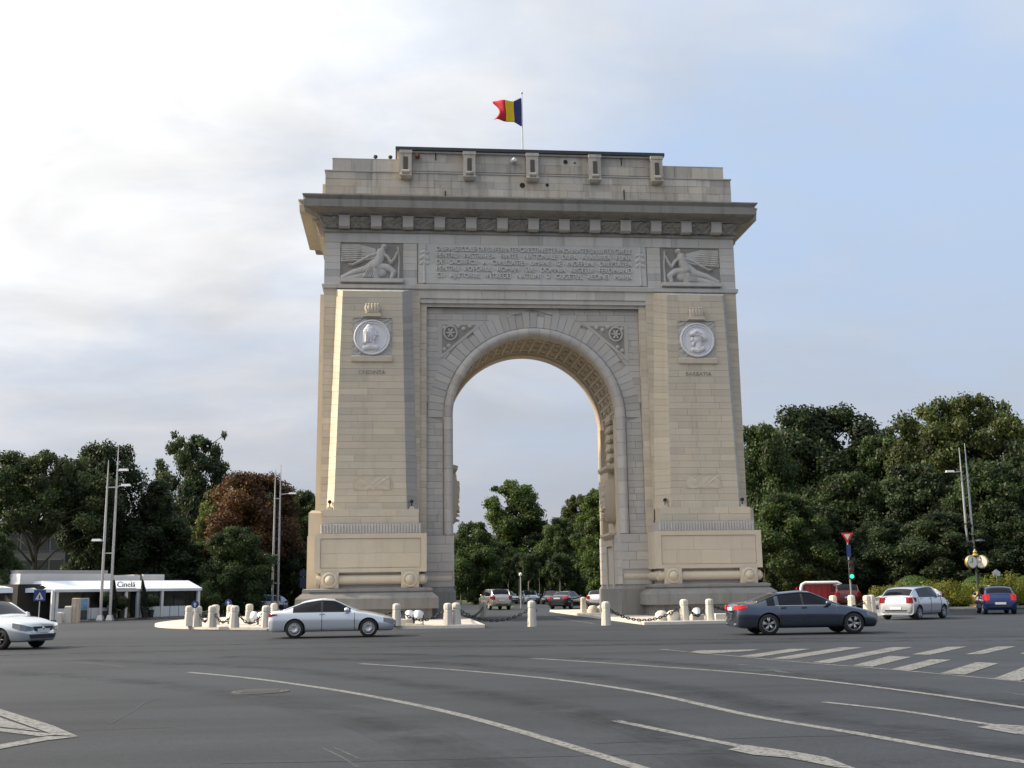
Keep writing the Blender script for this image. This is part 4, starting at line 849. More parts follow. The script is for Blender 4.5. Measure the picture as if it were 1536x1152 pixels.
def leaf_mesh(name, P, Nn, size, mat, seed, aspect=.62, fac=None):
    r = np.random.default_rng(seed); n = len(P); rand = r.normal(size=(n, 3)); nn = Nn+.75*rand; nn /= np.linalg.norm(nn, axis=1)[:, None]
    a = np.cross(nn, r.normal(size=(n, 3))); a /= np.linalg.norm(a, axis=1)[:, None]; b = np.cross(nn, a); s = (size*r.uniform(.6, 1.35, n))[:, None]
    V = np.stack([P-a*s, P+b*s*aspect, P+a*s, P-b*s*aspect], 1).reshape(-1, 3)
    me = bpy.data.meshes.new(name); me.vertices.add(4*n); me.vertices.foreach_set('co', V.ravel().astype(np.float32)); me.loops.add(4*n); me.loops.foreach_set('vertex_index', np.arange(4*n, dtype=np.int32))
    me.polygons.add(n); me.polygons.foreach_set('loop_start', np.arange(0, 4*n, 4, dtype=np.int32)); me.polygons.foreach_set('loop_total', np.full(n, 4, np.int32)); me.update(calc_edges=True)
    at = me.attributes.new('tint', 'FLOAT_COLOR', 'FACE'); c = np.zeros((n, 4), np.float32); c[:, 0] = np.clip(r.normal(1, .22, n), .45, 1.7)*(1 if fac is None else fac); c[:, 1] = .5+r.normal(0, .018, n); c[:, 3] = 1; at.data.foreach_set('color', c.ravel()); me.materials.append(mat); return me
def tree_meshes(seed, base, shape, n_leaf,  nlobe=110, leaf=.0105, lr=(.032, .082), sprig=0, dense=.55, bark=None):
    """unit-height tree; base = height where the crown starts; shape(z in 0..1) -> crown radius"""
    r = np.random.default_rng(seed); rd = random.Random(seed); mb = MB()
    lob = []
    for k in range(nlobe):
        z = base+(1-base)*(k+.5)/nlobe; zn = (z-base)/(1-base); rad = shape(zn); q = rd.choice((rd.uniform(.45, 1.0), rd.uniform(.75, 1.05), rd.uniform(0, .5))); a = k*2.399+rd.uniform(-.5, .5); lrad = rd.uniform(*lr)*(.75+.4*math.sin(math.pi*min(1, max(0, zn))))
        lob.append((rad*q*math.cos(a), rad*q*math.sin(a), min(z, 1-lrad*.7), lrad))
    for k in range(sprig):
        a = rd.uniform(0, 6.28); zt = rd.uniform(.92, 1.06); rad = shape(.8)*rd.uniform(.2, 1.0); lob.append((rad*math.cos(a), rad*math.sin(a), zt, rd.uniform(.02, .04)))
    # trunk and limbs
    bend = [(rd.uniform(-.012, .012), rd.uniform(-.012, .012), z) for z in (0, .12, .25, .4, .58, .75)]; bend[0] = (0, 0, 0); tr = [.026, .019, .0165, .013, .009, .004]
    mb.tube(bend, tr, 9)
    for li, (x, y, z, lr_) in enumerate(lob):
        if li % 3 and li < nlobe: continue
        zs = max(.10, min(.72, z-.10-.35*math.hypot(x, y))); k = min(4, int(zs/.15)); sx_, sy_ = bend[min(5, k)][0], bend[min(5, k)][1]
        m1 = (sx_+(x-sx_)*.30+rd.uniform(-.02, .02), sy_+(y-sy_)*.30+rd.uniform(-.02, .02), zs+(z-zs)*.50); m2 = (sx_+(x-sx_)*.66+rd.uniform(-.025, .025), sy_+(y-sy_)*.66+rd.uniform(-.025, .025), zs+(z-zs)*.80)
        mb.tube([(sx_, sy_, zs), m1, m2, (x, y, z)], [.0085, .0055, .0035, .0014], 5)
    tm = mb.mesh('trunk', bark or BARK, True)
    L = np.array(lob); w = L[:, 3]**2; w /= w.sum(); idx = r.choice(len(L), n_leaf, p=w); d = r.normal(size=(n_leaf, 3)); d /= np.linalg.norm(d, axis=1)[:, None]
    rr_ = L[idx, 3]*(1-dense*r.random(n_leaf)**2.0)*r.choice([1, 1, 1, 1.2, 1.45], n_leaf); P = L[idx, :3]+d*rr_[:, None]*np.array([1.12, 1.12, .82])
    return tm, leaf_mesh('crown', P, d+np.array([0, 0, .35]), leaf, LEAF, seed, fac=np.clip(r.normal(1.0, .28, len(L)), .5, 1.7)[idx])
round_ = lambda R_: (lambda z: R_*(max(.02, 1-(2*z-1)**2))**.5)
PALEBARK = simple('pale_bark', (.20, .18, .155), .9, noise=.3, nscale=5)
VAR = dict(
 street=tree_meshes(8, .50, lambda z: .30*(max(.06, 1-(1.7*z-.8)**2))**.5, 16000, 60, lr=(.04, .08), leaf=.014, bark=PALEBARK),
 oak=tree_meshes(1, .25, lambda z: .34*(max(.05, 1-(1.7*z-.75)**2))**.5, 52000, 120),
 wide=tree_meshes(2, .52, lambda z: .46*(max(.08, 1-(1.25*z-.35)**2))**.5, 40000, 110, lr=(.03, .068), leaf=.0105),
 cone=tree_meshes(3, .06, lambda z: .34*(1-z)**.75+.02, 50000, 130, lr=(.03, .07)),
 tall=tree_meshes(4, .12, lambda z: .25*(max(.06, 1-(1.6*z-.7)**2))**.5, 50000, 120, lr=(.028, .066), sprig=5),
 low=tree_meshes(5, .03, lambda z: .42*(max(.08, 1-(1.5*z-.55)**2))**.5, 56000, 130, lr=(.04, .085), leaf=.0125),
 airy=tree_meshes(6, .34, lambda z: .36*(max(.06, 1-(1.8*z-.85)**2))**.5, 30000, 90, lr=(.026, .06), leaf=.0105, sprig=4),
 tall2=tree_meshes(7, .10, lambda z: .27*(max(.05, 1-(1.9*z-.9)**2))**.5, 50000, 120, lr=(.028, .07), sprig=3),
)
def tree(kind, u, top, dist, wpx, label, col, group=None, rz=None, name='deciduous_tree'):
    p = gd(u, dist, 0); H = height_at(u, top, dist); W_ = wpx*dist/F_PX
    base_w = dict(oak=.78, wide=.98, cone=.72, tall=.60, low=.96, airy=.80, tall2=.62, street=.66)[kind]
    t = thing(name, label, 'tree', (p[0], p[1], 0), 0, group); tm, cm = VAR[kind]; k = W_/base_w; rz = random.uniform(0, 6.28) if rz is None else rz
    for nm, me in (('trunk', tm), ('crown', cm)):
        o = link(nm, me, t); o.scale = (k, k, H); o.rotation_euler = (0, 0, rz); o.color = (*col, 1)
    return t
G1, G2, G3, G4 = (.036, .060, .020), (.050, .079, .023), (.070, .104, .027), (.030, .047, .019); RUST = (.088, .048, .021); YG = (.075, .090, .022)
tree('wide', 48, 682, 92, 205, 'wide spreading tree with open crown beside the dark glass building', (.040, .058, .022), rz=.4)
tree('oak', 146, 668, 98, 128, 'tall dense dark tree rising behind the white restaurant roof', G4)
tree('airy', 284, 655, 125, 128, 'light airy tree standing tallest behind the rust-coloured tree', (.040, .060, .024))
tree('cone', 232, 722, 97, 140, 'dark conical tree just right of the lamp mast by the restaurant', G4)
tree('oak', 372, 712, 100, 150, 'tree with rust brown autumn leaves', RUST)
tree('low', 322, 738, 112, 90, 'bright yellow green tree peeping out beside the rust-coloured tree', YG)
tree('low', 352, 792, 88, 112, 'round dark green tree in front of the rust-coloured tree', G1)
tree('tall2', 452, 738, 108, 86, 'green tree between the twin lamp mast and the left pier', G2)
tree('tall', 408, 735, 118, 90, 'dark tree directly behind the twin lamp mast by the left pier', G4)
tree('low', -12, 800, 80, 84, 'low leafy tree beside the parked van near the restaurant', G1); tree('low', 122, 812, 100, 56, 'shady low tree behind the restaurant next to the dark building', G4)
tree('low', 195, 800, 104, 130, 'shady low tree behind the restaurant roof below the conical tree', G4); tree('low', 285, 815, 100, 110, 'shady tree behind the right end of the restaurant', G1); tree('low', 425, 800, 104, 110, 'low dark tree behind the foot of the twin lamp mast', G4)
tree('oak', 1148, 640, 98, 120, 'green tree right beside the right pier of the arch', G2); tree('oak', 1240, 614, 112, 215, 'broad dark tree with domed crown beyond the traffic light', G4)
tree('tall', 1345, 655, 108, 110, 'dark tree between the domed tree and the sunlit tree', G1); tree('wide', 1462, 600, 100, 210, 'tall sunlit yellowish tree above the leaning lamp mast', (.062, .080, .022), rz=1.2)
for u, tp, ds, w, l, c in ((1180, 742, 86, 150, 'leafy tree next to the pier base with pale green sprays', G2), (1285, 712, 96, 160, 'dark leafy tree behind the give way sign', G1), (1385, 698, 94, 160, 'dark leafy tree behind the white hatchback', G4), (1495, 695, 90, 170, 'dark leafy tree behind the ornate clock', G1), (1560, 660, 96, 150, 'dark leafy tree at the edge beyond the blue car', G4), (1130, 770, 104, 110, 'shady tree behind the pier base', G4), (1420, 770, 86, 150, 'low dense tree behind the clipped shrubs', G4), (1330, 782, 88, 130, 'low dense tree behind the dark red car', G4), (1230, 760, 92, 130, 'low dense tree behind the red trailer', G4), (1510, 755, 88, 140, 'low dense tree behind the arrow sign', G4)):
    tree('low', u, tp, ds, w, l, c)
tree('tall', 772, 727, 150, 104, 'tall green tree with feathery top seen through the arch', G3, rz=.9); tree('low', 712, 785, 128, 100, 'dense round tree seen through the arch by the left pier', G2); tree('tall2', 872, 745, 145, 84, 'tall tree with a touch of orange seen through the arch', (.055, .070, .020)); tree('tall2', 905, 735, 112, 92, 'sunlit green tree seen through the arch by the right pier', G3)
tree('low', 812, 822, 175, 70, 'darker tree deep in the avenue seen through the arch', G1); tree('low', 842, 778, 138, 84, 'low leafy tree over the parked cars in the avenue', G2); tree('low', 752, 815, 140, 80, 'low leafy tree over the white car in the avenue', G1); tree('oak', 885, 768, 160, 100, 'dark tree filling the avenue beside the orange-tipped tree', G4)
gl = 'dark park tree in the wood far behind the arch'
for k, (u, d, w, tp) in enumerate([(-40, 160, 150, 790), (60, 165, 150, 800), (150, 160, 150, 770), (250, 165, 150, 760), (340, 170, 150, 770), (430, 165, 140, 775), (520, 160, 140, 790), (650, 190, 110, 800), (705, 185, 90, 810), (740, 210, 70, 815), (790, 230, 80, 835), (840, 220, 80, 830), (900, 200, 100, 790), (960, 190, 110, 790), (1100, 165, 140, 740), (1190, 160, 150, 730), (1290, 165, 150, 730), (1390, 160, 150, 740), (1490, 165, 150, 740), (1590, 160, 150, 740)]):
    tree('low', u, tp, d, w, gl, G4, 'wood behind the arch')
# young trunks along the avenue
AV = 'slim pale trunk of a young avenue tree under the dark wood'
for k in range(15):
    u = 688+k*15.5+random.uniform(-4, 4); tree('street', u, random.uniform(822, 845), random.uniform(122, 165), random.uniform(26, 38), AV, G1, 'young avenue trees')
# ---- clipped and loose shrubs on the right
def shrub(u, v0, wpx, top, dist, label, col, kind, seed):
    p = gd(u, dist); H = height_at(u, top, dist); Wd = wpx*dist/F_PX; t = thing('shrub', label, 'shrub', (p[0], p[1], 0), 0, 'shrubs beside the road'); r = np.random.default_rng(seed); n = 5200
    d = r.normal(size=(n, 3)); d /= np.linalg.norm(d, axis=1)[:, None]
    if kind == 'ball': q = (1-.25*r.random(n)**2); P = d*q[:, None]*np.array([Wd/2, Wd/2, H*.46])+np.array([0, 0, H*.54]); lf = .045
    else:
        c = r.normal(size=(24, 3))*np.array([Wd*.2, Wd*.2, H*.14]); i = r.integers(0, 24, n); P = c[i]+d*np.array([Wd*.22, Wd*.22, H*.28])*r.random(n)[:, None]**.4+np.array([0, 0, H*.52]); lf = .06
    P[:, 2] = np.clip(P[:, 2], .03, None); o = link('foliage', leaf_mesh('foliage', P, d, lf, LEAF, seed), t); o.color = (*col, 1)
    MB().tube([(0, 0, 0), (.02, 0, H*.3), (0, .02, H*.6)], [.05, .04, .02], 6).build('stem', BARK, t)
for k, (u, w, tp, ds, lb, c, kd) in enumerate([(1338, 56, 869, 72, 'loose yellow green shrub to the left of the white hatchback', (.14, .155, .028), 'loose'), (1372, 54, 862, 75, 'clipped round green shrub behind the white hatchback roof', (.085, .14, .035), 'ball'), (1425, 62, 865, 72, 'loose yellow green shrub above the white hatchback bonnet', (.145, .16, .028), 'loose'), (1466, 44, 863, 74, 'clipped round green shrub at the foot of the leaning lamp mast', (.075, .13, .035), 'ball'), (1508, 62, 860, 71, 'loose yellow green shrub behind the blue car', (.14, .155, .028), 'loose'), (1545, 44, 862, 73, 'clipped round green shrub beyond the blue car', (.085, .14, .035), 'ball'), (1400, 60, 880, 77, 'low dark shrub filling between the loose and round shrubs', (.03, .05, .018), 'loose'), (1450, 60, 882, 76, 'low dark shrub behind the gold-coloured base', (.028, .045, .018), 'loose'), (1350, 50, 885, 76, 'low dark shrub under the round shrub', (.03, .05, .018), 'loose'), (300, 40, 880, 84, 'small sunlit shrub at the right end of the restaurant', (.05, .075, .022), 'loose'), (1530, 60, 880, 76, 'low dark shrub under the last round shrub', (.03, .05, .018), 'loose')]):
    shrub(u, 912, w, tp, ds+(5.5 if u > 1000 else 0), lb, c, kd, 200+k)
# ================================================================ CARS
def cr(P, n):
    P = np.asarray(P, float); out = []; us = []
    for i in range(len(P)-1):
        p0, p1, p2, p3 = P[max(i-1, 0)], P[i], P[i+1], P[min(i+2, len(P)-1)]
        # limit the end tangents so the surface does not overshoot
        m1 = .5*(p2-p0); m2 = .5*(p3-p1); lim = 1.6*np.abs(p2-p1)+.004
        m1 = np.clip(m1, -lim, lim); m2 = np.clip(m2, -lim, lim)
        for k in range(n):
            t = k/n; out.append((2*t**3-3*t*t+1)*p1+(t**3-2*t*t+t)*m1+(-2*t**3+3*t*t)*p2+(t**3-t*t)*m2); us.append(i+t)
    return np.array(out+[P[-1]]), np.array(us+[len(P)-1])
def carpaint(name, col, metal=.35, rough=.28): return simple(name, col, rough*.6, min(.8, metal+.25), .5, coat=1)
def wheel_mesh(Rw, w, spokes, rimcol, style):
    ty = MB().lathe([(Rw*.66, -w/2), (Rw*.92, -w/2), (Rw, -w*.32), (Rw, w*.32), (Rw*.92, w/2), (Rw*.66, w/2)], 28, 'y', cap=False).mesh('tyre', BLACK, True)
    mb = MB(); r0 = Rw*.68
    mb.lathe([(r0, -w*.3), (r0, w*.48), (r0*.93, w*.5), (r0*.90, w*.40), (r0*.88, w*.1)], 28, 'y', 0, cap=False)
    mb.lathe([(r0*.88, w*.12), (.001, w*.14)], 24, 'y', 1, cap=False)
    mb.lathe([(r0*.22, w*.1), (r0*.22, w*.42), (r0*.15, w*.45), (.001, w*.45)], 14, 'y', 0, cap=False)
    for k in range(spokes):
        a = 2*math.pi*k/spokes
        for da in ((-.10, .10) if style == 'twin' else (0,)):
            p = [(r0*.18*math.cos(a+da*.5), -w*.40, r0*.18*math.sin(a+da*.5)), (r0*.93*math.cos(a+da*1.5), -w*.42, r0*.93*math.sin(a+da*1.5))]
            mb.tube(p, [.030 if spokes < 12 else .018, .022 if spokes < 12 else .014], 5, 0)
    return ty, mb.mesh('rim', [rimcol, BLACK], True)
RIM = simple('alloy_rim', (.42, .42, .43), .3, .8); RIMD = simple('dark_alloy_rim', (.16, .15, .15), .3, .8)
TRIM = simple('black_trim', (.02, .02, .022), .5)
def car_model(spec, paint, name):
    """builds the part meshes of one car; nose towards +x; returns a list of (name, mesh, matrix, parent index)"""
    g = spec.get; L, Wd, H = spec['L'], spec['W']/2, spec['H']; zb = spec['belt']; N_ = []
    zl = g('zl', .22)
    xw, xt, xb, xr, xg = spec['xw'], spec['xt'], spec['xb'], spec['xr'], spec['xg']; zf, zc_, zt = spec['zf'], spec['zc'], spec['zt']; xF, xR = L/2, -L/2; rw = g('roofw', .70)
    def hood(x, zt_, w, zlo=zl, belt=None): 
        w = Wd*w; b = zt_-.075 if belt is None else belt
        return [(x, 0, zlo), (x, .80*w, zlo), (x, .945*w, zlo+.10), (x, w, zlo+(b-zlo)*.55), (x, .972*w, b-.09), (x, .93*w, b), (x, .78*w, zt_-.02), (x, .42*w, zt_), (x, 0, zt_+.012)]
    def cab(x, ztop, w=1.0, k=1.0):
        w = Wd*w; return [(x, 0, zl), (x, .80*w, zl), (x, .945*w, zl+.10), (x, w, zl+(zb-zl)*.58), (x, .968*w, zb-.09), (x, .93*w, zb), (x, rw*w*k, ztop-.075), (x, .42*w*k, ztop-.012), (x, 0, ztop)]
    st = [hood(xF, zf-.20, .58, zl+.12), hood(xF-.05, zf-.10, .76, zl+.04), hood(xF-.20, zf-.01, .90), hood(xF-.50, zf+.08, .975), hood((xF-.5+xw)/2, (zf+.09+zc_)/2+.015, 1.0)]
    i_w = len(st); q = hood(xw, zc_, 1.0, belt=zb-.02); st.append(q)
    i_t = len(st); st.append(cab(xt, H-.025)); i_b = len(st); st.append(cab(xb+.035, H)); st.append(cab(xb-.035, H))
    i_r = len(st); st.append(cab(xr, H-g('rdrop', .06), .99, g('rk', .97)))
    i_g = len(st); st.append(hood(xg, zt, .97, belt=min(zb-.0, zt-.03)))
    if xg-xR > .45: st.append(hood((xg+xR)/2-.05, zt-.005, .955))
    st += [hood(xR+.10, zt-.05, .90, zl+.03), hood(xR+.03, zt-.16, .84, zl+.08), hood(xR, zt-.30, .72, zl+.14)]
    ns = len(st); A = np.array(st); nu, nv = g('nu', 6), 4
    Su = np.stack([cr(A[:, k, :], nu)[0] for k in range(9)], 1); us = cr(A[:, 0, :], nu)[1]
    G = np.stack([cr(Su[i], nv)[0] for i in range(len(Su))], 0); vs_ = cr(A[0], nv)[1]
    nu_, nv__ = G.shape[:2]; Rw = spec['R']; wx = spec['wx']
    full = np.concatenate([G, G[:, ::-1][:, 1:-1]*np.array([1, -1, 1])], 1); nr = full.shape[1]
    V = full.reshape(-1, 3); F = []; MI = []
    rg = ['body', 'wheel_well', 'windscreen', 'rear_window', 'front_side_window', 'front_side_window', 'rear_side_window', 'rear_side_window', 'quarter_window', 'quarter_window', 'headlight', 'headlight', 'tail_light', 'tail_light', 'sill_trim', 'pillar_trim', 'pillar_trim']
    def region(u, v, left):
        k = 0 if left else 1
        if v > 6.08 and i_w+.10 < u < i_t-.06: return 2
        if v > 6.12 and i_r+.10 < u < i_g-(.16 if not g('hatch') else g('rgl', .28)): return 3
        if 5.10 < v < 5.90:
            if i_w+g('sw0', .42) < u < i_b-.0: return 4+k
            if i_b+1.0 < u < i_r+g('sw1', -.05): return 6+k
            if i_b-.0 <= u <= i_b+1.0: return 15+k
            if i_r+g('qw0', 9) < u < i_r+g('qw1', 9): return 8+k
        if v < 1.6 and not g('nosill'): return 14
        return 0
    for i in range(nu_-1):
        for j in range(nr):
            j2 = (j+1) % nr; F.append((i*nr+j, (i+1)*nr+j, (i+1)*nr+j2, i*nr+j2)); um = (us[i]+us[i+1])/2
            left = j < nv__-1; jj = j if left else nr-1-j; vm = (vs_[jj]+vs_[min(jj+1, nv__-1)])/2; MI.append(region(um, vm, left))
    F.append(tuple(range(nr))); MI.append(0); F.append(tuple((nu_-1)*nr+k for k in range(nr-1, -1, -1))); MI.append(0)
    mats = [paint, TRIM, DGLASS, DGLASS, DGLASS, DGLASS, DGLASS, DGLASS, DGLASS, DGLASS, LAMPG, LAMPG, REDL, REDL, TRIM if g('darksill') else paint, TRIM, TRIM]
    me = bpy.data.meshes.new(name); me.from_pydata([tuple(p) for p in V], [], F)
    for m in mats: me.materials.append(m)
    me.polygons.foreach_set('material_index', MI); me.polygons.foreach_set('use_smooth', [True]*len(F)); me.update()
    bm = bmesh.new(); bm.from_mesh(me); bmesh.ops.recalc_face_normals(bm, faces=bm.faces); bm.to_mesh(me); bm.free()
    # cut the wheel wells
    cu = MB()
    for x in wx:
        for s in (-1, 1): cu.lathe([(Rw*1.13, s*(Wd-.30)), (Rw*1.13, s*(Wd+.2))], 28, 'y', 1, c=(x, 0, Rw))
    cm = cu.mesh('cutter', [paint, TRIM]); bm = bmesh.new(); bm.from_mesh(cm); bmesh.ops.recalc_face_normals(bm, faces=bm.faces); bm.to_mesh(cm); bm.free()
    o = bpy.data.objects.new('tmp', me); c = bpy.data.objects.new('tmpc', cm); COL.objects.link(o); COL.objects.link(c)
    md = o.modifiers.new('b', 'BOOLEAN'); md.object = c; md.operation = 'DIFFERENCE'; md.solver = 'EXACT'; md.material_mode = 'INDEX'
    dg = bpy.context.evaluated_depsgraph_get(); r = bpy.data.meshes.new_from_object(o.evaluated_get(dg)); bpy.data.objects.remove(o); bpy.data.objects.remove(c)
    parts = []
    co = np.empty(len(r.vertices)*3); r.vertices.foreach_get('co', co); co = co.reshape(-1, 3)
    byr = {}
    for p in r.polygons: byr.setdefault(p.material_index, []).append(tuple(p.vertices))
    for k in sorted(byr):
        fs = byr[k]; used = sorted({v for f in fs for v in f}); mp = {v: i for i, v in enumerate(used)}
        q = MB(); q.add(co[used], [tuple(mp[v] for v in f) for f in fs]); mm = q.mesh(rg[k], mats[k], True)
        try: mm.set_sharp_from_angle(angle=R(32))
        except Exception: pass
        if k == 1:
            for sxn in (0, 1):
                for syn in (-1, 1):
                    f2 = [f for f in fs if (abs(co[f[0]][0]-wx[sxn]) < Rw*1.4) and co[f[0]][1]*syn > 0]
                    if not f2: continue
                    us2 = sorted({v for f in f2 for v in f}); m2 = {v: i for i, v in enumerate(us2)}; q = MB(); q.add(co[us2], [tuple(m2[v] for v in f) for f in f2]); parts.append(('wheel_well', q.mesh('wheel_well', TRIM, True)))
        else: parts.append((rg[k], mm))
    def S_(u, v, left=True, off=.004):
        i = int(np.argmin(np.abs(us-u))); j = int(np.argmin(np.abs(vs_-v))); p = G[i, j].copy(); p[1] += off; 
        if not left: p[1] = -p[1]
        return p
    for left in (True, False):            # seams, handles, mirrors
        for u in ([i_w+.25, i_b+.5] if g('two_door') else [i_w+.25, i_b+.5, i_r+g('dr', .15)]):
            parts.append(('door_seam', MB().tube([S_(u, v, left) for v in np.linspace(1.6, 5.0, 14)], .009, 4).mesh('door_seam', TRIM)))
        for u in ([i_b+.45] if g('two_door') else [i_b+.35, i_r+.02]):
            p = S_(u-.12, 4.15, left, .02); parts.append(('door_handle', MB().box(p[0]-.09, p[0]+.09, p[1]-.02, p[1]+.02, p[2]-.018, p[2]+.018).mesh('door_handle', paint)))
        p = S_(i_w+.42, 5.05, left, .05); s = 1 if left else -1
        parts.append(('wing_mirror', MB().lathe([(.02, -.09), (.075, -.07), (.09, 0), (.075, .07), (.02, .09)], 10, 'x', c=(p[0]+.02, p[1]+s*.07, p[2]+.07)).mesh('wing_mirror', paint, True)))
        e = [S_(u, 6.0, left, .0) for u in np.linspace(i_w+.05, i_g-.05, 26)]
        parts.append(('roof_rail', MB().tube(e, g('rail', .030), 6).mesh('roof_rail', paint, True)))
        e = [S_(u, 5.02, left, .004) for u in np.linspace(i_w+.35, i_r+g('sw1', -.05)+.1, 18)]
        parts.append(('window_trim', MB().tube(e, .012, 4).mesh('window_trim', g('trim', TRIM))))
    # nose and tail details
    zp = zl+.30
    parts.append(('grille', MB().rects([(xF-.10, xF+.012, -.36, .36, zf-.28), (xF-.10, xF+.012, -.42, .42, zf-.14)]).mesh('grille', TRIM)))
    parts.append(('lower_intake', MB().rects([(xF-.14, xF+.015, -.50, .50, zl+.10), (xF-.10, xF+.02, -.56, .56, zl+.22)]).mesh('lower_intake', TRIM)))
    parts.append(('number_plate', MB().box(xF-.02, xF+.03, -.26, .26, zp-.02, zp+.09).mesh('number_plate', PLATE)))
    parts.append(('badge', MB().lathe([(.055, 0), (.045, .02), (.001, .022)], 12, 'x', c=(xF+.012, 0, zf-.20)).mesh('badge', CHROME)))
    zr = g('zrp', .62)
    parts.append(('number_plate', MB().box(xR-.028, xR+.05, -.26, .26, zr, zr+.11).mesh('number_plate', PLATE)))
    parts.append(('rear_bumper_trim', MB().rects([(xR-.006, xR+.2, -.50, .50, zl+.15), (xR-.008, xR+.2, -.55, .55, zl+.22)]).mesh('rear_bumper_trim', TRIM)))
    if g('exhaust'):
        for s in (-1, 1): parts.append(('exhaust', MB().lathe([(.045, -.12), (.05, .0), (.035, .0), (.035, -.08)], 10, 'x', c=(xR+.08, s*.52, zl+.12)).mesh('exhaust', CHROME)))
    z0, z1, yi = spec['tlamp']; h0, h1 = spec.get('hlamp', (zf-.27, zf-.13))
    for s in (-1, 1):
        pl = [(xR-.012, yi*Wd, z0, z1), (xR-.008, .76*Wd, z0, z1), (xR+.05, .90*Wd, z0, z1), (xR+.14, .955*Wd, z0+.02, z1), (xR+.34, .992*Wd, z0+.06, z1-.02), (xR+.34, yi*Wd, z0+.06, z1-.02)]
        q = MB().loft([[(x, s*y, a) for x, y, a, b_ in pl], [(x, s*y, b_) for x, y, a, b_ in pl]]); parts.append(('tail_light', q.mesh('tail_light', g('tmat', REDL))))
        pl = [(xF+.004, .36*Wd, h0+.04, h1-.04), (xF-.0, .58*Wd, h0, h1-.02), (xF-.035, .79*Wd, h0, h1+.02), (xF-.17, .925*Wd, h0+.03, h1+.07), (xF-.42, .978*Wd, h0+.10, h1+.11), (xF-.42, .36*Wd, h0+.1, h1+.02)]
        q = MB().loft([[(x, s*y, a) for x, y, a, b_ in pl], [(x, s*y, b_) for x, y, a, b_ in pl]]); parts.append(('headlight', q.mesh('headlight', LAMPG)))
    ty, rim = wheel_mesh(Rw, .20, g('spokes', 10), g('rim', RIM), g('rstyle', 'single'))
    return parts, ty, rim, spec
def place_car(model, name, label, x, y, rz, group=None, cat='car', full=True):
    parts, ty, rim, sp = model; t = thing(name, label, cat, (x, y, .006), rz, group)
    for nm, me in parts:
        if not full and nm in ('door_seam', 'door_handle', 'badge', 'exhaust'): continue
        link(nm, me, t)
    for wx in sp['wx']:
        for s in (-1, 1):
            w = link('tyre', ty, t); w.location = (wx, s*(sp['W']/2-.135), sp['R']); w.rotation_euler = (0, random.uniform(0, 6), math.pi if s > 0 else 0)
            link('rim', rim, w)
    return t
coupe = dict(L=4.49, W=1.78, H=1.39, belt=.90, xw=.92, xt=.10, xb=-.35, xr=-.98, xg=-1.72, zf=.70, zc=.93, zt=.98, wx=(1.30, -1.296), R=.325, roofw=.68, rdrop=.09, two_door=True, sw0=.40, sw1=.42, qw0=9, spokes=18, rim=simple('bright_alloy_rim', (.62, .62, .63), .3, .7), hl0=1.1, hl1=2.8, tl=2.3, tl1=1.2, tv0=4.3, tv1=4.9, zrp=.50, exhaust=True, tlamp=(.76, .86, .50))
sedan = dict(L=4.80, W=1.83, H=1.44, belt=.94, xw=1.08, xt=.15, xb=-.18, xr=-.98, xg=-1.72, zf=.74, zc=.96, zt=1.06, wx=(1.50, -1.35), R=.345, roofw=.68, rdrop=.07, sw0=.40, sw1=.0, qw0=.12, qw1=.52, dr=-.05, spokes=5, rim=RIM, rstyle='twin', hl0=1.1, hl1=3.0, tl=2.9, tl1=.5, tv0=4.0, tv1=5.0, zrp=.80, exhaust=True, trim=CHROME, tlamp=(.83, .97, .56), tmat=REDLIT)
golf = dict(L=4.20, W=1.76, H=1.48, belt=.96, xw=.95, xt=.20, xb=-.25, xr=-1.45, xg=-1.98, zf=.82, zc=1.0, zt=1.0, wx=(1.22, -1.36), R=.315, roofw=.74, hatch=True, spokes=6, rim=simple('steel_wheel', (.05, .05, .052), .5, .4), hl0=1.0, hl1=3.0, tl=3.0, rgl=.2, tlamp=(.72, .98, .58))
sander = dict(L=4.07, W=1.73, H=1.52, belt=1.0, xw=.98, xt=.25, xb=-.20, xr=-1.34, xg=-1.96, zf=.86, zc=1.05, zt=1.03, wx=(1.18, -1.41), R=.315, roofw=.76, hatch=True, spokes=7, hl0=1.0, hl1=3.0, tl=2.95, tl1=.8, tv0=3.9, tv1=4.97, sw1=-.06, rdrop=.09, zrp=.46, rgl=.22, tlamp=(.74, 1.0, .60))
small = dict(L=3.82, W=1.64, H=1.46, belt=.96, xw=.88, xt=.25, xb=-.2, xr=-1.30, xg=-1.80, zf=.84, zc=1.0, zt=1.02, wx=(1.15, -1.25), R=.29, roofw=.76, hatch=True, spokes=8, tl=2.95, tl1=.8, tv0=3.7, tv1=5.0, zrp=.50, rgl=.22, tlamp=(.70, 1.0, .62), tmat=REDLIT)
suv = dict(L=4.45, W=1.82, H=1.68, belt=1.08, xw=1.05, xt=.35, xb=-.15, xr=-1.65, xg=-2.08, zf=.95, zc=1.14, zt=1.12, wx=(1.32, -1.32), R=.35, roofw=.78, hatch=True, spokes=5, rstyle='twin', zl=.28, tl=2.9, tl1=.8, zrp=.7, rgl=.22, nu=4, tlamp=(.80, 1.08, .62))
M_coupe = car_model(coupe, carpaint('silver_paint', (.62, .66, .70), .15, .3), 'coupe')
M_sedan = car_model(sedan, carpaint('slate_grey_paint', (.068, .088, .122), .5, .22), 'sedan')
M_golf = car_model(golf, carpaint('pale_silver_paint', (.60, .64, .67), .35, .3), 'golf')
M_sand = car_model(sander, carpaint('pearl_white_paint', (.55, .575, .60), .3, .3), 'sand')
M_blue = car_model(small, carpaint('deep_blue_paint', (.008, .03, .13), .2, .28), 'small')
M_lblue = car_model(dict(golf, nu=4), carpaint('light_blue_paint', (.22, .30, .42), .4, .3), 'lb')
M_suv = car_model(suv, carpaint('champagne_paint', (.42, .40, .37), .4, .35), 'suv')
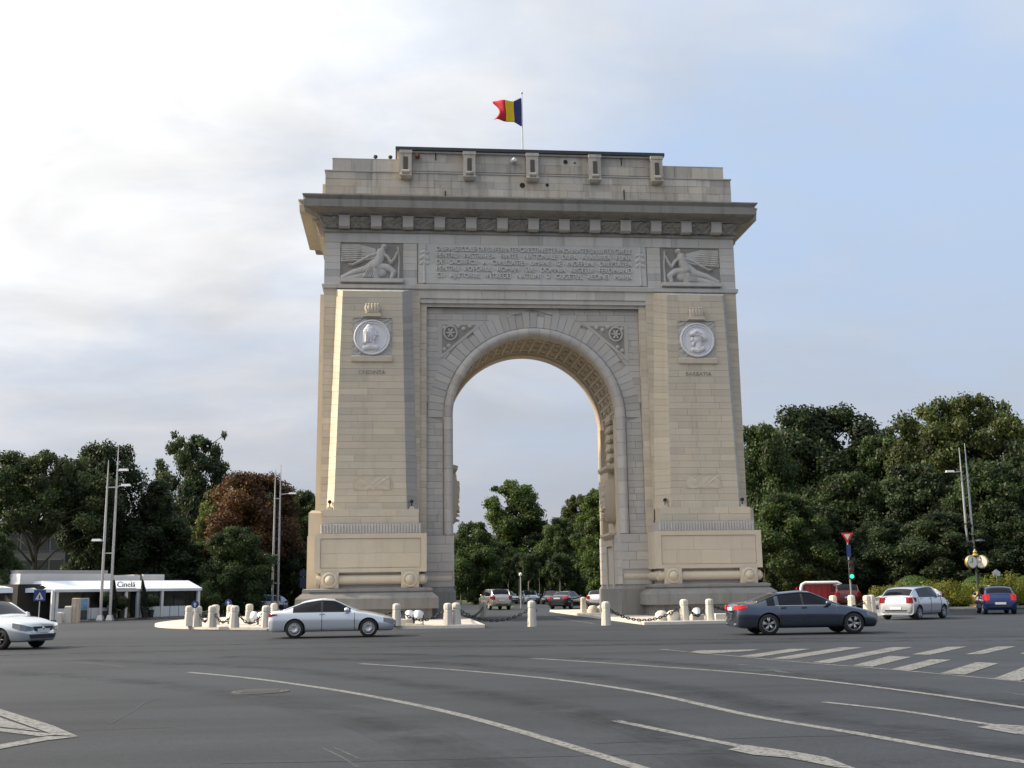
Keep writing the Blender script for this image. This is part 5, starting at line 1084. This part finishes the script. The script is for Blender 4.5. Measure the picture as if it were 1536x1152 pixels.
M_red = car_model(suv, carpaint('dark_red_paint', (.10, .012, .016), .3, .3), 'suvr')
M_black = car_model(dict(sedan, nu=4), carpaint('black_paint', (.012, .013, .016), .2, .2), 'sedb')
M_white = car_model(dict(golf, nu=4), carpaint('plain_white_paint', (.62, .62, .62), .1, .3), 'gw')
place_car(M_coupe, 'coupe_car', 'silver two-door coupe driving past the left pier', -9.90, -18.55, R(1))
place_car(M_sedan, 'sedan_car', 'dark slate grey sedan with red tail lights passing the right pier', 5.98, -23.05, R(-2))
place_car(M_golf, 'hatchback_car', 'pale silver hatchback with black steel wheels entering past the hatched marking', -20.42, -22.7, R(-24))
place_car(M_sand, 'hatchback_car', 'pearl white hatchback driving away near the clipped shrubs', 16.35, -9.7, R(40))
place_car(M_blue, 'hatchback_car', 'deep blue hatchback with glowing red tail lamps seen from behind', 23.6, -3.6, R(69))
place_car(M_lblue, 'hatchback_car', 'light blue hatchback parked behind the left island bollards', -18.6, 31.5, R(205))
place_car(M_suv, 'parked_van', 'champagne silver van seen through the arch beyond a bollard', .2, 31.5, R(100), full=False)
place_car(M_white, 'parked_car', 'small white car deep in the avenue behind the lamp post', 4.3, 66, R(-70), full=False)
place_car(M_black, 'sedan_car', 'black sedan with red tail lights seen through the arch', 6.0, 30.6, R(62), full=False)
place_car(M_lblue, 'parked_car', 'blue-grey car parked in the shade behind the lone roadway bollard', 6.5, 62, R(-85), full=False)
place_car(M_black, 'parked_car', 'black car deep in the avenue shade between the other cars', 8.6, 60, R(-100), full=False)
place_car(M_white, 'parked_car', 'white car with red lamps half hidden by the right pier base', 9.5, 33.5, R(62), full=False)
place_car(M_red, 'parked_car', 'dark red car with pale roof behind the traffic light pole', 23.2, 15.8, R(78), full=False)
place_car(M_white, 'parked_car', 'white car showing only its tail left of the loose shrub', 24.6, 8.6, R(150), full=False)
place_car(M_white, 'parked_car', 'white car parked in shade beyond the nose of the silver hatchback', -33.4, 17.5, R(20), full=False)
place_car(M_black, 'parked_car', 'black car parked beside the white one near the crossing sign', -31.3, 18.6, R(95), full=False)
# ================================================================ RESTAURANT AND FAR BUILDING
A = gd(80, 76); Bq = gd(298, 81.5); dv = Bq-A; WD = float(np.hypot(dv[0], dv[1])); rza = math.atan2(dv[1], dv[0]); pm = WD/218.0
RS = thing('restaurant_pavilion', 'low white restaurant pavilion with white awnings, glass front and dark script sign', 'restaurant', (A[0], A[1], 0), rza)
AWN = simple('white_awning', (.60, .66, .74), .7, noise=.05, nscale=.6); RWALL = simple('white_render', (.62, .64, .66), .8, noise=.06, nscale=.8); RGL = simple('shop_glass', (.012, .016, .016), .06, 0, .35); PANEL = simple('pale_panel', (.55, .62, .70), .6)
X = lambda px: (px-80)*pm
eav, top_ = 1.95, 2.55
MB().box(X(40), X(297), -.2, 9, .0, .12).build('floor_slab', WALK, RS)
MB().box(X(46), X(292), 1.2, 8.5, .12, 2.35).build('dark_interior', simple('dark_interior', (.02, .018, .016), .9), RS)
def awning(x0, x1, nm='awning'):
    MB().add([(x0, -.35, eav-.12), (x1, -.35, eav-.12), (x1, -.35, eav+.05), (x0, -.35, eav+.05), (x1, 1.3, top_), (x0, 1.3, top_), (x0, 1.3, top_-.2), (x1, 1.3, top_-.2)], [(0, 1, 2, 3), (3, 2, 4, 5), (0, 3, 5, 6), (1, 7, 4, 2), (0, 6, 7, 1), (5, 4, 7, 6)]).build(nm, AWN, RS)
awning(X(80), X(160)); awning(X(206), X(299)); 
MB().add([(X(80)-.02, -.35, eav-.12), (X(80)-.02, -.35, eav+.05), (X(80)-.02, 1.3, top_), (X(28), 3.0, eav+.25), (X(28), 3.0, eav-.12), (X(60), 5.0, top_)], [(0, 4, 3, 1), (1, 3, 5, 2)]).build('side_awning', AWN, RS)
awning(X(162), X(204), 'entrance_awning')
MB().box(X(56), X(187), 2.0, 8, 2.3, 3.02).build('roof_block', RWALL, RS); MB().box(X(187)+.01, X(228), 1.9, 7, 2.3, 2.92).build('roof_block', RWALL, RS); MB().box(X(234), X(268), 2.0, 7, 2.3, 2.98).build('roof_block', RWALL, RS)
MB().box(X(58), X(185), 2.5, 8.2, 3.02, 3.25).build('roof_parapet', simple('grey_roof', (.30, .30, .29), .8), RS)
MB().box(X(228.5), X(233.5), 2.2, 2.7, 2.4, 3.0).build('chimney', simple('dark_chimney', (.06, .05, .045), .8), RS)
for px in (78, 83, 157, 181, 199, 204, 236, 295): MB().box(X(px)-.09, X(px)+.09, -.30, -.12, .12, eav-.02).build('post', RWALL, RS)
for p0, p1 in ((85, 120), (121, 155), (206, 220), (221, 233), (239, 256), (257, 275), (276, 293)): MB().box(X(p0), X(p1), -.10, -.06, .85, eav-.02).build('window_pane', RGL, RS)
for p0, p1 in ((84, 95), (96, 107), (108, 119), (120, 131), (132, 143), (144, 155), (207, 221), (222, 235), (236, 249), (250, 263), (264, 277), (278, 292)): MB().box(X(p0), X(p1), -.22, -.17, .14, .82).build('low_panel', PANEL, RS)
MB().box(X(183), X(197), -.05, 0, .12, 1.85).build('door', RGL, RS); MB().box(X(164), X(179), -.10, -.06, .12, 1.85).build('window_pane', RGL, RS)
for px in (243, 268): MB().lathe([(.02, 1.75), (.16, 1.68), (.18, 1.58), (.04, 1.57)], 10, c=(X(px), .6, 0)).build('hanging_lamp', WHITE, RS)
SGN = simple('dark_blue_sign_letters', (.012, .03, .05), .6)
stuff(text_mesh('sign_lettering', 'Cinelá', .50, .03, SGN, RS, (X(178), -.42, eav+.32), (R(90), 0, 0), width=1.3))
MB().box(X(164), X(194), -.40, -.36, eav+.00, eav+.10).build('sign_bar', RWALL, RS)
def cypress(px, lb, tilt=0):
    p = A+np.array([math.cos(rza), math.sin(rza), 0])*X(px)+np.array([math.sin(rza), -math.cos(rza), 0])*.75; t = thing('potted_cypress', lb, 'potted plant', (p[0], p[1], .11), 0, 'potted cypresses at the restaurant door'); r = np.random.default_rng(int(px)); n = 2600; z = r.random(n)**.8; th = r.uniform(0, 6.28, n); rad = .30*(1-z)**.6*np.sqrt(r.random(n)*.6+.4)
    P = np.stack([rad*np.cos(th)+tilt*z, rad*np.sin(th), .35+z*2.1], 1); o = link('foliage', leaf_mesh('foliage', P, np.stack([np.cos(th), np.sin(th), z*0+.3], 1), .05, LEAF, int(px)), t); o.color = (.018, .03, .018, 1)
    MB().lathe([(.18, 0), (.25, .38), (.22, .38), (.2, .3)], 12).build('pot', TRIM, t)
cypress(156, 'dark potted cypress beside the restaurant door, lamp mast side'); cypress(204, 'dark potted cypress beside the restaurant door, sign side', -.25)
for px, lb, hh in ((215, 'leafy potted plant before the restaurant panes next to the cypress', 1.1), (170, 'leafy potted plant in the restaurant entrance', 1.0), (148, 'leafy potted plant under the awning by the lamp mast', 1.3)):
    p = A+np.array([math.cos(rza), math.sin(rza), 0])*X(px)+np.array([math.sin(rza), -math.cos(rza), 0])*.6; t = thing('potted_plant', lb, 'potted plant', (p[0], p[1], .11)); r = np.random.default_rng(int(px)); n = 900; d = r.normal(size=(n, 3)); d /= np.linalg.norm(d, axis=1)[:, None]
    o = link('foliage', leaf_mesh('foliage', d*np.array([.55, .5, .45])*(r.random((n, 1))**.4)+np.array([0, 0, hh]), d, .09, LEAF, int(px)), t); o.color = (.03, .05, .018, 1); MB().lathe([(.16, 0), (.22, .5), (.19, .5), (.17, .4)], 12).build('pot', TRIM, t)
# dark glass building far behind
pB = gd(95, 122); BD = thing('office_building', 'dark glass office block half hidden by trees behind the restaurant', 'building', (pB[0], pB[1], 0), R(-20)); hB = height_at(95, 800, 122)
BW = simple('dark_cladding', (.028, .034, .038), .4, .2)
MB().add([(-9, 0, 0), (0, 0, 0), (0, 14, 0), (-9, 14, 0), (-9, 0, hB+1.3), (0, 0, hB), (0, 14, hB), (-9, 14, hB+1.3)], [(0, 1, 5, 4), (1, 2, 6, 5), (2, 3, 7, 6), (3, 0, 4, 7), (4, 5, 6, 7)]).build('wall', BW, BD)
MB().add([(-9.4, -.5, hB+1.36), (.4, -.5, hB+.02), (.4, 14.4, hB+.02), (-9.4, 14.4, hB+1.36), (-9.4, -.5, hB+1.75), (.4, -.5, hB+.4), (.4, 14.4, hB+.4), (-9.4, 14.4, hB+1.75)], [(0, 3, 2, 1), (4, 5, 6, 7), (0, 1, 5, 4), (1, 2, 6, 5), (2, 3, 7, 6), (3, 0, 4, 7)]).build('roof', simple('grey_blue_roof', (.10, .12, .13), .5, .3), BD)
for fl_ in range(3):
    for k in range(5): 
        w = MB().box(-8.8+k*1.75, -7.3+k*1.75, -.06, .05, .7+fl_*2.7, 2.6+fl_*2.7).build('window', simple('window_frame_dark', (.05, .055, .06), .5) if k == 0 and fl_ == 0 else bpy.data.materials['window_frame_dark'], BD); MB().box(-8.72+k*1.75, -7.38+k*1.75, -.08, -.05, .78+fl_*2.7, 2.52+fl_*2.7).build('pane', RGL, w)
# ================================================================ MASTS, SIGNS, SIGNALS
def mast(u, dist, top1, top2, sep, label, arms):
    p = gd(u, dist, .0); t = thing('lamp_mast', label, 'lamp mast', (p[0], p[1], 0), math.atan2(RGT[1], RGT[0])); h1, h2 = height_at(u, top1, dist), height_at(u, top2, dist)
    for x, h in ((0, h1), (sep, h2)):
        b = MB().tube([(x, 0, 0), (x, 0, h*.55), (x, 0, h*.8), (x, 0, h)], [.095, .085, .06, .025], 10).build('pole', STEEL, t); MB().rects([(x-.2, x+.2, -.2, .2, 0), (x-.2, x+.2, -.2, .2, .08), (x-.12, x+.12, -.12, .12, .38)]).build('base_plate', STEEL, b)
    for z, x0, x1, lamp in arms:
        z = height_at(u, z, dist); a = MB().tube([(x0, 0, z), (x1, 0, z+(.08 if lamp else 0))], .035, 6).build('arm' if lamp else 'crossbar', STEEL, t)
        if lamp:
            e = x1 if lamp > 0 else x0; MB().rects([(e-.10 if lamp > 0 else e-.5, e+.5 if lamp > 0 else e+.10, -.12, .12, z+.02), (e-.06 if lamp > 0 else e-.46, e+.46 if lamp > 0 else e+.06, -.09, .09, z+.16)]).build('lamp_head', FLOOD, a)
mast(153, 76, 690, 668, .60, 'steel twin-pole lamp mast before the restaurant entrance', [(830, -.1, .7, 0), (731, -.1, .7, 0), (730, .6, 1.0, 1), (812, -.3, .0, -1), (707, .6, .8, 1)])
mast(409, 90, 704, 697, .42, 'steel twin-pole lamp mast between the rust tree and the left pier', [(748, -.1, .5, 0), (742, .4, 1.2, 1), (834, -.4, .4, -1), (875, -.1, .55, 0)])
mast(1457, 85, 670, 664, .42, 'steel twin-pole lamp mast rising behind the clipped shrubs', [(812, -.1, .5, 0), (812, .4, .7, 1), (862, -.3, .5, 0), (708, -.6, .0, -1)])
def flat(pts, y, th): # polygon in xz, front at y
    n = len(pts); return MB().add([(x, y, z) for x, z in pts]+[(x, y+th, z) for x, z in pts], [tuple(range(n)), tuple(range(2*n-1, n-1, -1))]+[(i, i+n, (i+1) % n+n, (i+1) % n) for i in range(n)])
SRED = simple('sign_red', (.50, .02, .025), .4); SBLUE = simple('sign_blue', (.012, .035, .15), .45, noise=.15); SWHITE = simple('sign_white', (.50, .51, .52), .5)
fc = math.atan2(RGT[1], RGT[0])
p = gd(1276, 76); h = height_at(1276, 799, 76); t = thing('traffic_light', 'traffic light pole showing green under a red give way triangle', 'traffic light', (p[0], p[1], 0), fc+R(-14)); 
MB().tube([(0, 0, 0), (0, 0, h-.1)], [.06, .05], 8).build('pole', STEEL, t)
a = .39
o = flat([(-a, h), (0, h-.68), (a, h)], -.10, .03).build('give_way_sign', SRED, t); flat([(-a*.52, h-.10), (0, h-.45), (a*.52, h-.10)], -.112, .01).build('white_centre', SWHITE, o)
MB().box(-.10, .16, -.11, -.06, h-1.55, h-.78).build('blue_sign', SBLUE, t)
b = MB().rects([(-.05, .27, -.30, -.05, h-3.0), (-.05, .27, -.30, -.05, h-1.75)]).build('signal_box', TRIM, t)
for k, (nm, m) in enumerate((('green_lamp', simple('lit_green_lamp', (.02, .5, .25), .3, emit=(.03, .9, .42, 1.6))), ('amber_lamp', simple('dark_amber_lamp', (.06, .03, .005), .3)), ('red_lamp', simple('dark_red_lamp', (.08, .006, .008), .3)))):
    MB().lathe([(.13, 0), (.12, .03), (.001, .045)], 14, 'y', c=(.11, -.30, h-2.8+.4*k)).build(nm, m, b); MB().tube([(.11+.14*math.cos(q), -.36, h-2.8+.4*k+.14*math.sin(q)) for q in np.linspace(0, math.pi, 9)], .02, 4).build('visor', TRIM, b)
p = gd(61, 74); h = height_at(63, 886, 74); t = thing('crossing_sign', 'blue square pedestrian crossing sign with white triangle on a grey post', 'road sign', (p[0], p[1], 0), fc); MB().tube([(0, 0, 0), (0, 0, h+.35)], .035, 8).build('post', STEEL, t)
o = MB().box(-.36, .36, -.07, -.04, h-.62, h+.05).build('sign_plate', SBLUE, t); flat([(-.25, h-.52), (.25, h-.52), (0, h-.08)], -.082, .008).build('white_triangle', SWHITE, o); flat([(-.06, h-.48), (.06, h-.48), (.03, h-.25), (-.03, h-.25)], -.092, .006).build('walking_symbol', TRIM, o)
flat([(-.36, h+.18), (-.16, h+.30), (.16, h+.30), (.36, h+.18), (.16, h+.06), (-.16, h+.06)], -.06, .03).build('arrow_plate', TRIM, t)
for u, v, d, lb in ((294, 901, 52.5, 'small round blue sign behind the bollards at the left island nose'), (343.5, 899, 56, 'small round blue sign behind the bollards near the light blue car')):
    p = gd(u, d, .143); h = height_at(u, v, d)-.143; t = thing('round_sign', lb, 'road sign', p, fc); MB().tube([(0, 0, 0), (0, 0, h)], .025, 6).build('post', STEEL, t); o = MB().lathe([(.17, 0), (.17, .025), (.001, .026)], 18, 'y', c=(0, -.03, h-.16)).build('sign_disc', SBLUE, t); flat([(-.03, h-.27), (.03, h-.27), (.03, h-.17), (.08, h-.17), (0, h-.06), (-.08, h-.17), (-.03, h-.17)], -.062, .004).build('white_arrow', SWHITE, o)
p = gd(455, 96); h = height_at(455, 853, 96); t = thing('direction_sign', 'dark blue direction sign with arrow top beside the left pier', 'road sign', (p[0], p[1], 0), fc); MB().tube([(0, 0, 0), (0, 0, h)], .04, 6).build('post', STEEL, t); SNAVY = simple('sign_navy', (.012, .02, .05), .5); flat([(-.32, h-.62), (.32, h-.62), (.32, h-.25), (0, h), (-.32, h-.25)], -.08, .03).build('arrow_plate', SNAVY, t); MB().box(-.28, .28, -.08, -.05, h-1.6, h-.72).build('lower_plate', SNAVY, t)
p = gd(1496, 76.5); h = height_at(1495, 854, 76.5); t = thing('arrow_sign', 'white five-sided sign on a post above the blue car', 'road sign', (p[0], p[1], 0), fc); MB().tube([(0, 0, 0), (0, 0, h-.1)], .035, 6).build('post', STEEL, t); flat([(-.22, h-.42), (.22, h-.42), (.24, h-.16), (0, h), (-.24, h-.16)], -.07, .03).build('sign_plate', SWHITE, t)
# ornate clock
p = gd(1467, 77); BRZ = simple('gilded_bronze', (.42, .30, .10), .4, .6, noise=.2); t = thing('street_clock', 'ornate gilded street clock with round white dials above the shrubs', 'clock', (p[0], p[1], 0), fc); zc = height_at(1467, 843, 77); zt_ = height_at(1463, 826, 77)
MB().lathe([(.55, 0), (.55, .15), (.35, .3), (.40, .55), (.45, .75), (.30, .95), (.14, 1.1)], 16).build('base', BRZ, t, auto=40); MB().tube([(0, 0, 1.0), (0, 0, zc-.2)], [.10, .07], 10).build('column', simple('dark_green_iron', (.03, .04, .03), .5), t)
for s, rzz in ((-1, R(20)), (1, R(-40))):
    d = MB().lathe([(.40, -.12), (.43, 0), (.40, .10), (.34, .12)], 22, 'y').build('clock_case', BRZ, t); d.location = (s*.34, -.1, zc); d.rotation_euler = (0, 0, rzz); f = MB().lathe([(.36, .125), (.001, .135)], 22, 'y').build('dial', simple('dial_white', (.7, .69, .64), .4), d)
    MB().box(-.015, .015, -.16, -.14, 0, .28).box(-.2, .0, -.157, -.14, -.016, .016).build('hands', TRIM, d)
MB().lathe([(.05, zc+.3), (.22, zc+.42), (.10, zc+.55), (.14, zc+.62), (.02, zt_+.1)], 12).build('finial', BRZ, t, auto=40)
# red trailer
p = gd(1232, 81.5); t = thing('market_trailer', 'red trailer with rounded white frame parked under the dark trees', 'trailer', (p[0], p[1], 0), fc+R(-6)); hT = height_at(1232, 874, 81.5); w_ = 57*81.5/F_PX
MB().box(-w_/2+.1, w_/2-.1, 0, 4, .55, hT-.12).build('red_body', simple('faded_red_panel', (.42, .04, .04), .6, noise=.15, nscale=1), t)
MB().tube([(-w_/2, -.05, .5), (-w_/2, -.05, hT-.35), (-w_/2+.08, -.05, hT-.12), (-w_/2+.3, -.05, hT), (w_/2-.3, -.05, hT), (w_/2-.08, -.05, hT-.12), (w_/2, -.05, hT-.35), (w_/2, -.05, .5)], .11, 8).build('white_frame', WHITE, t, smooth=True)
for s in (-1, 1): MB().lathe([(.33, -.1), (.35, 0), (.33, .1)], 16, 'x', c=(s*w_/2*.8, 2.5, .34)).build('wheel', BLACK, t)
for k in range(7): MB().box(-w_/2+.25+k*(w_-.5)/6-.02, -w_/2+.25+k*(w_-.5)/6+.02, -.02, .0, .6, hT-.2).build('panel_rib', simple('dark_red_rib', (.16, .015, .015), .6) if k == 0 else bpy.data.materials['dark_red_rib'], t)
# advertising column, cabinets
p = gd(126, 73.5); t = thing('poster_stand', 'upright poster stand with blue picture and pale side near the lamp mast', 'poster stand', (p[0], p[1], .004), fc); MB().box(-.35, .35, -.06, .06, .1, 1.45).build('frame', STEEL, t); MB().box(-.30, .30, -.075, -.062, .75, 1.40).build('blue_poster', simple('blue_poster', (.10, .24, .42), .5, noise=.3, nscale=5), t); MB().box(-.30, .30, -.075, -.062, .15, .73).build('dark_poster', simple('dark_poster', (.03, .05, .06), .5, noise=.3, nscale=5), t)
p = gd(116, 73); o = MB().rects([(-.22, .22, -.2, .2, 0), (-.22, .22, -.2, .2, 1.42), (-.18, .18, -.16, .16, 1.46)]).build('advertising_pillar', stone('flaking_cream', (.55, .48, .40), (.35, .25, .18), var=.3, streak=.4)); o.location = (p[0], p[1], .004); tag(o, 'cream pillar with flaking stickers beside the blue poster', 'pillar')
for u, hh, ww, lb in ((105.5, .95, .42, 'taller pale grey utility cabinet beside the cream pillar'), (93, .6, .30, 'short pale bollard-like cabinet left of the taller cabinet')):
    p = gd(u, 73); t = thing('utility_cabinet', lb, 'cabinet', (p[0], p[1], .004), fc); MB().rects([(-ww/2, ww/2, -.15, .15, 0), (-ww/2, ww/2, -.15, .15, hh), (-ww/2+.03, ww/2-.03, -.12, .12, hh+.04)]).build('body', simple('pale_grey_cabinet', (.50, .49, .46), .6, noise=.1), t); MB().box(-ww/2+.03, ww/2-.03, -.165, -.152, .08, hh-.06).build('door', simple('cabinet_door', (.44, .43, .41), .6), t)
# lamp post seen through the arch
p = gp(781.5, 912.5); t = thing('lamp_post', 'slim pale lamp post in the avenue seen through the arch', 'lamp post', (p[0], p[1], 0)); h = height_at(781, 864, float(np.hypot(*(p-CAM)[:2]))); MB().tube([(0, 0, 0), (0, 0, h)], [.07, .05], 8).build('pole', STEEL, t); MB().lathe([(.05, h), (.14, h+.05), (.14, h+.2), (.02, h+.3)], 10).build('lantern', WHITE, t)
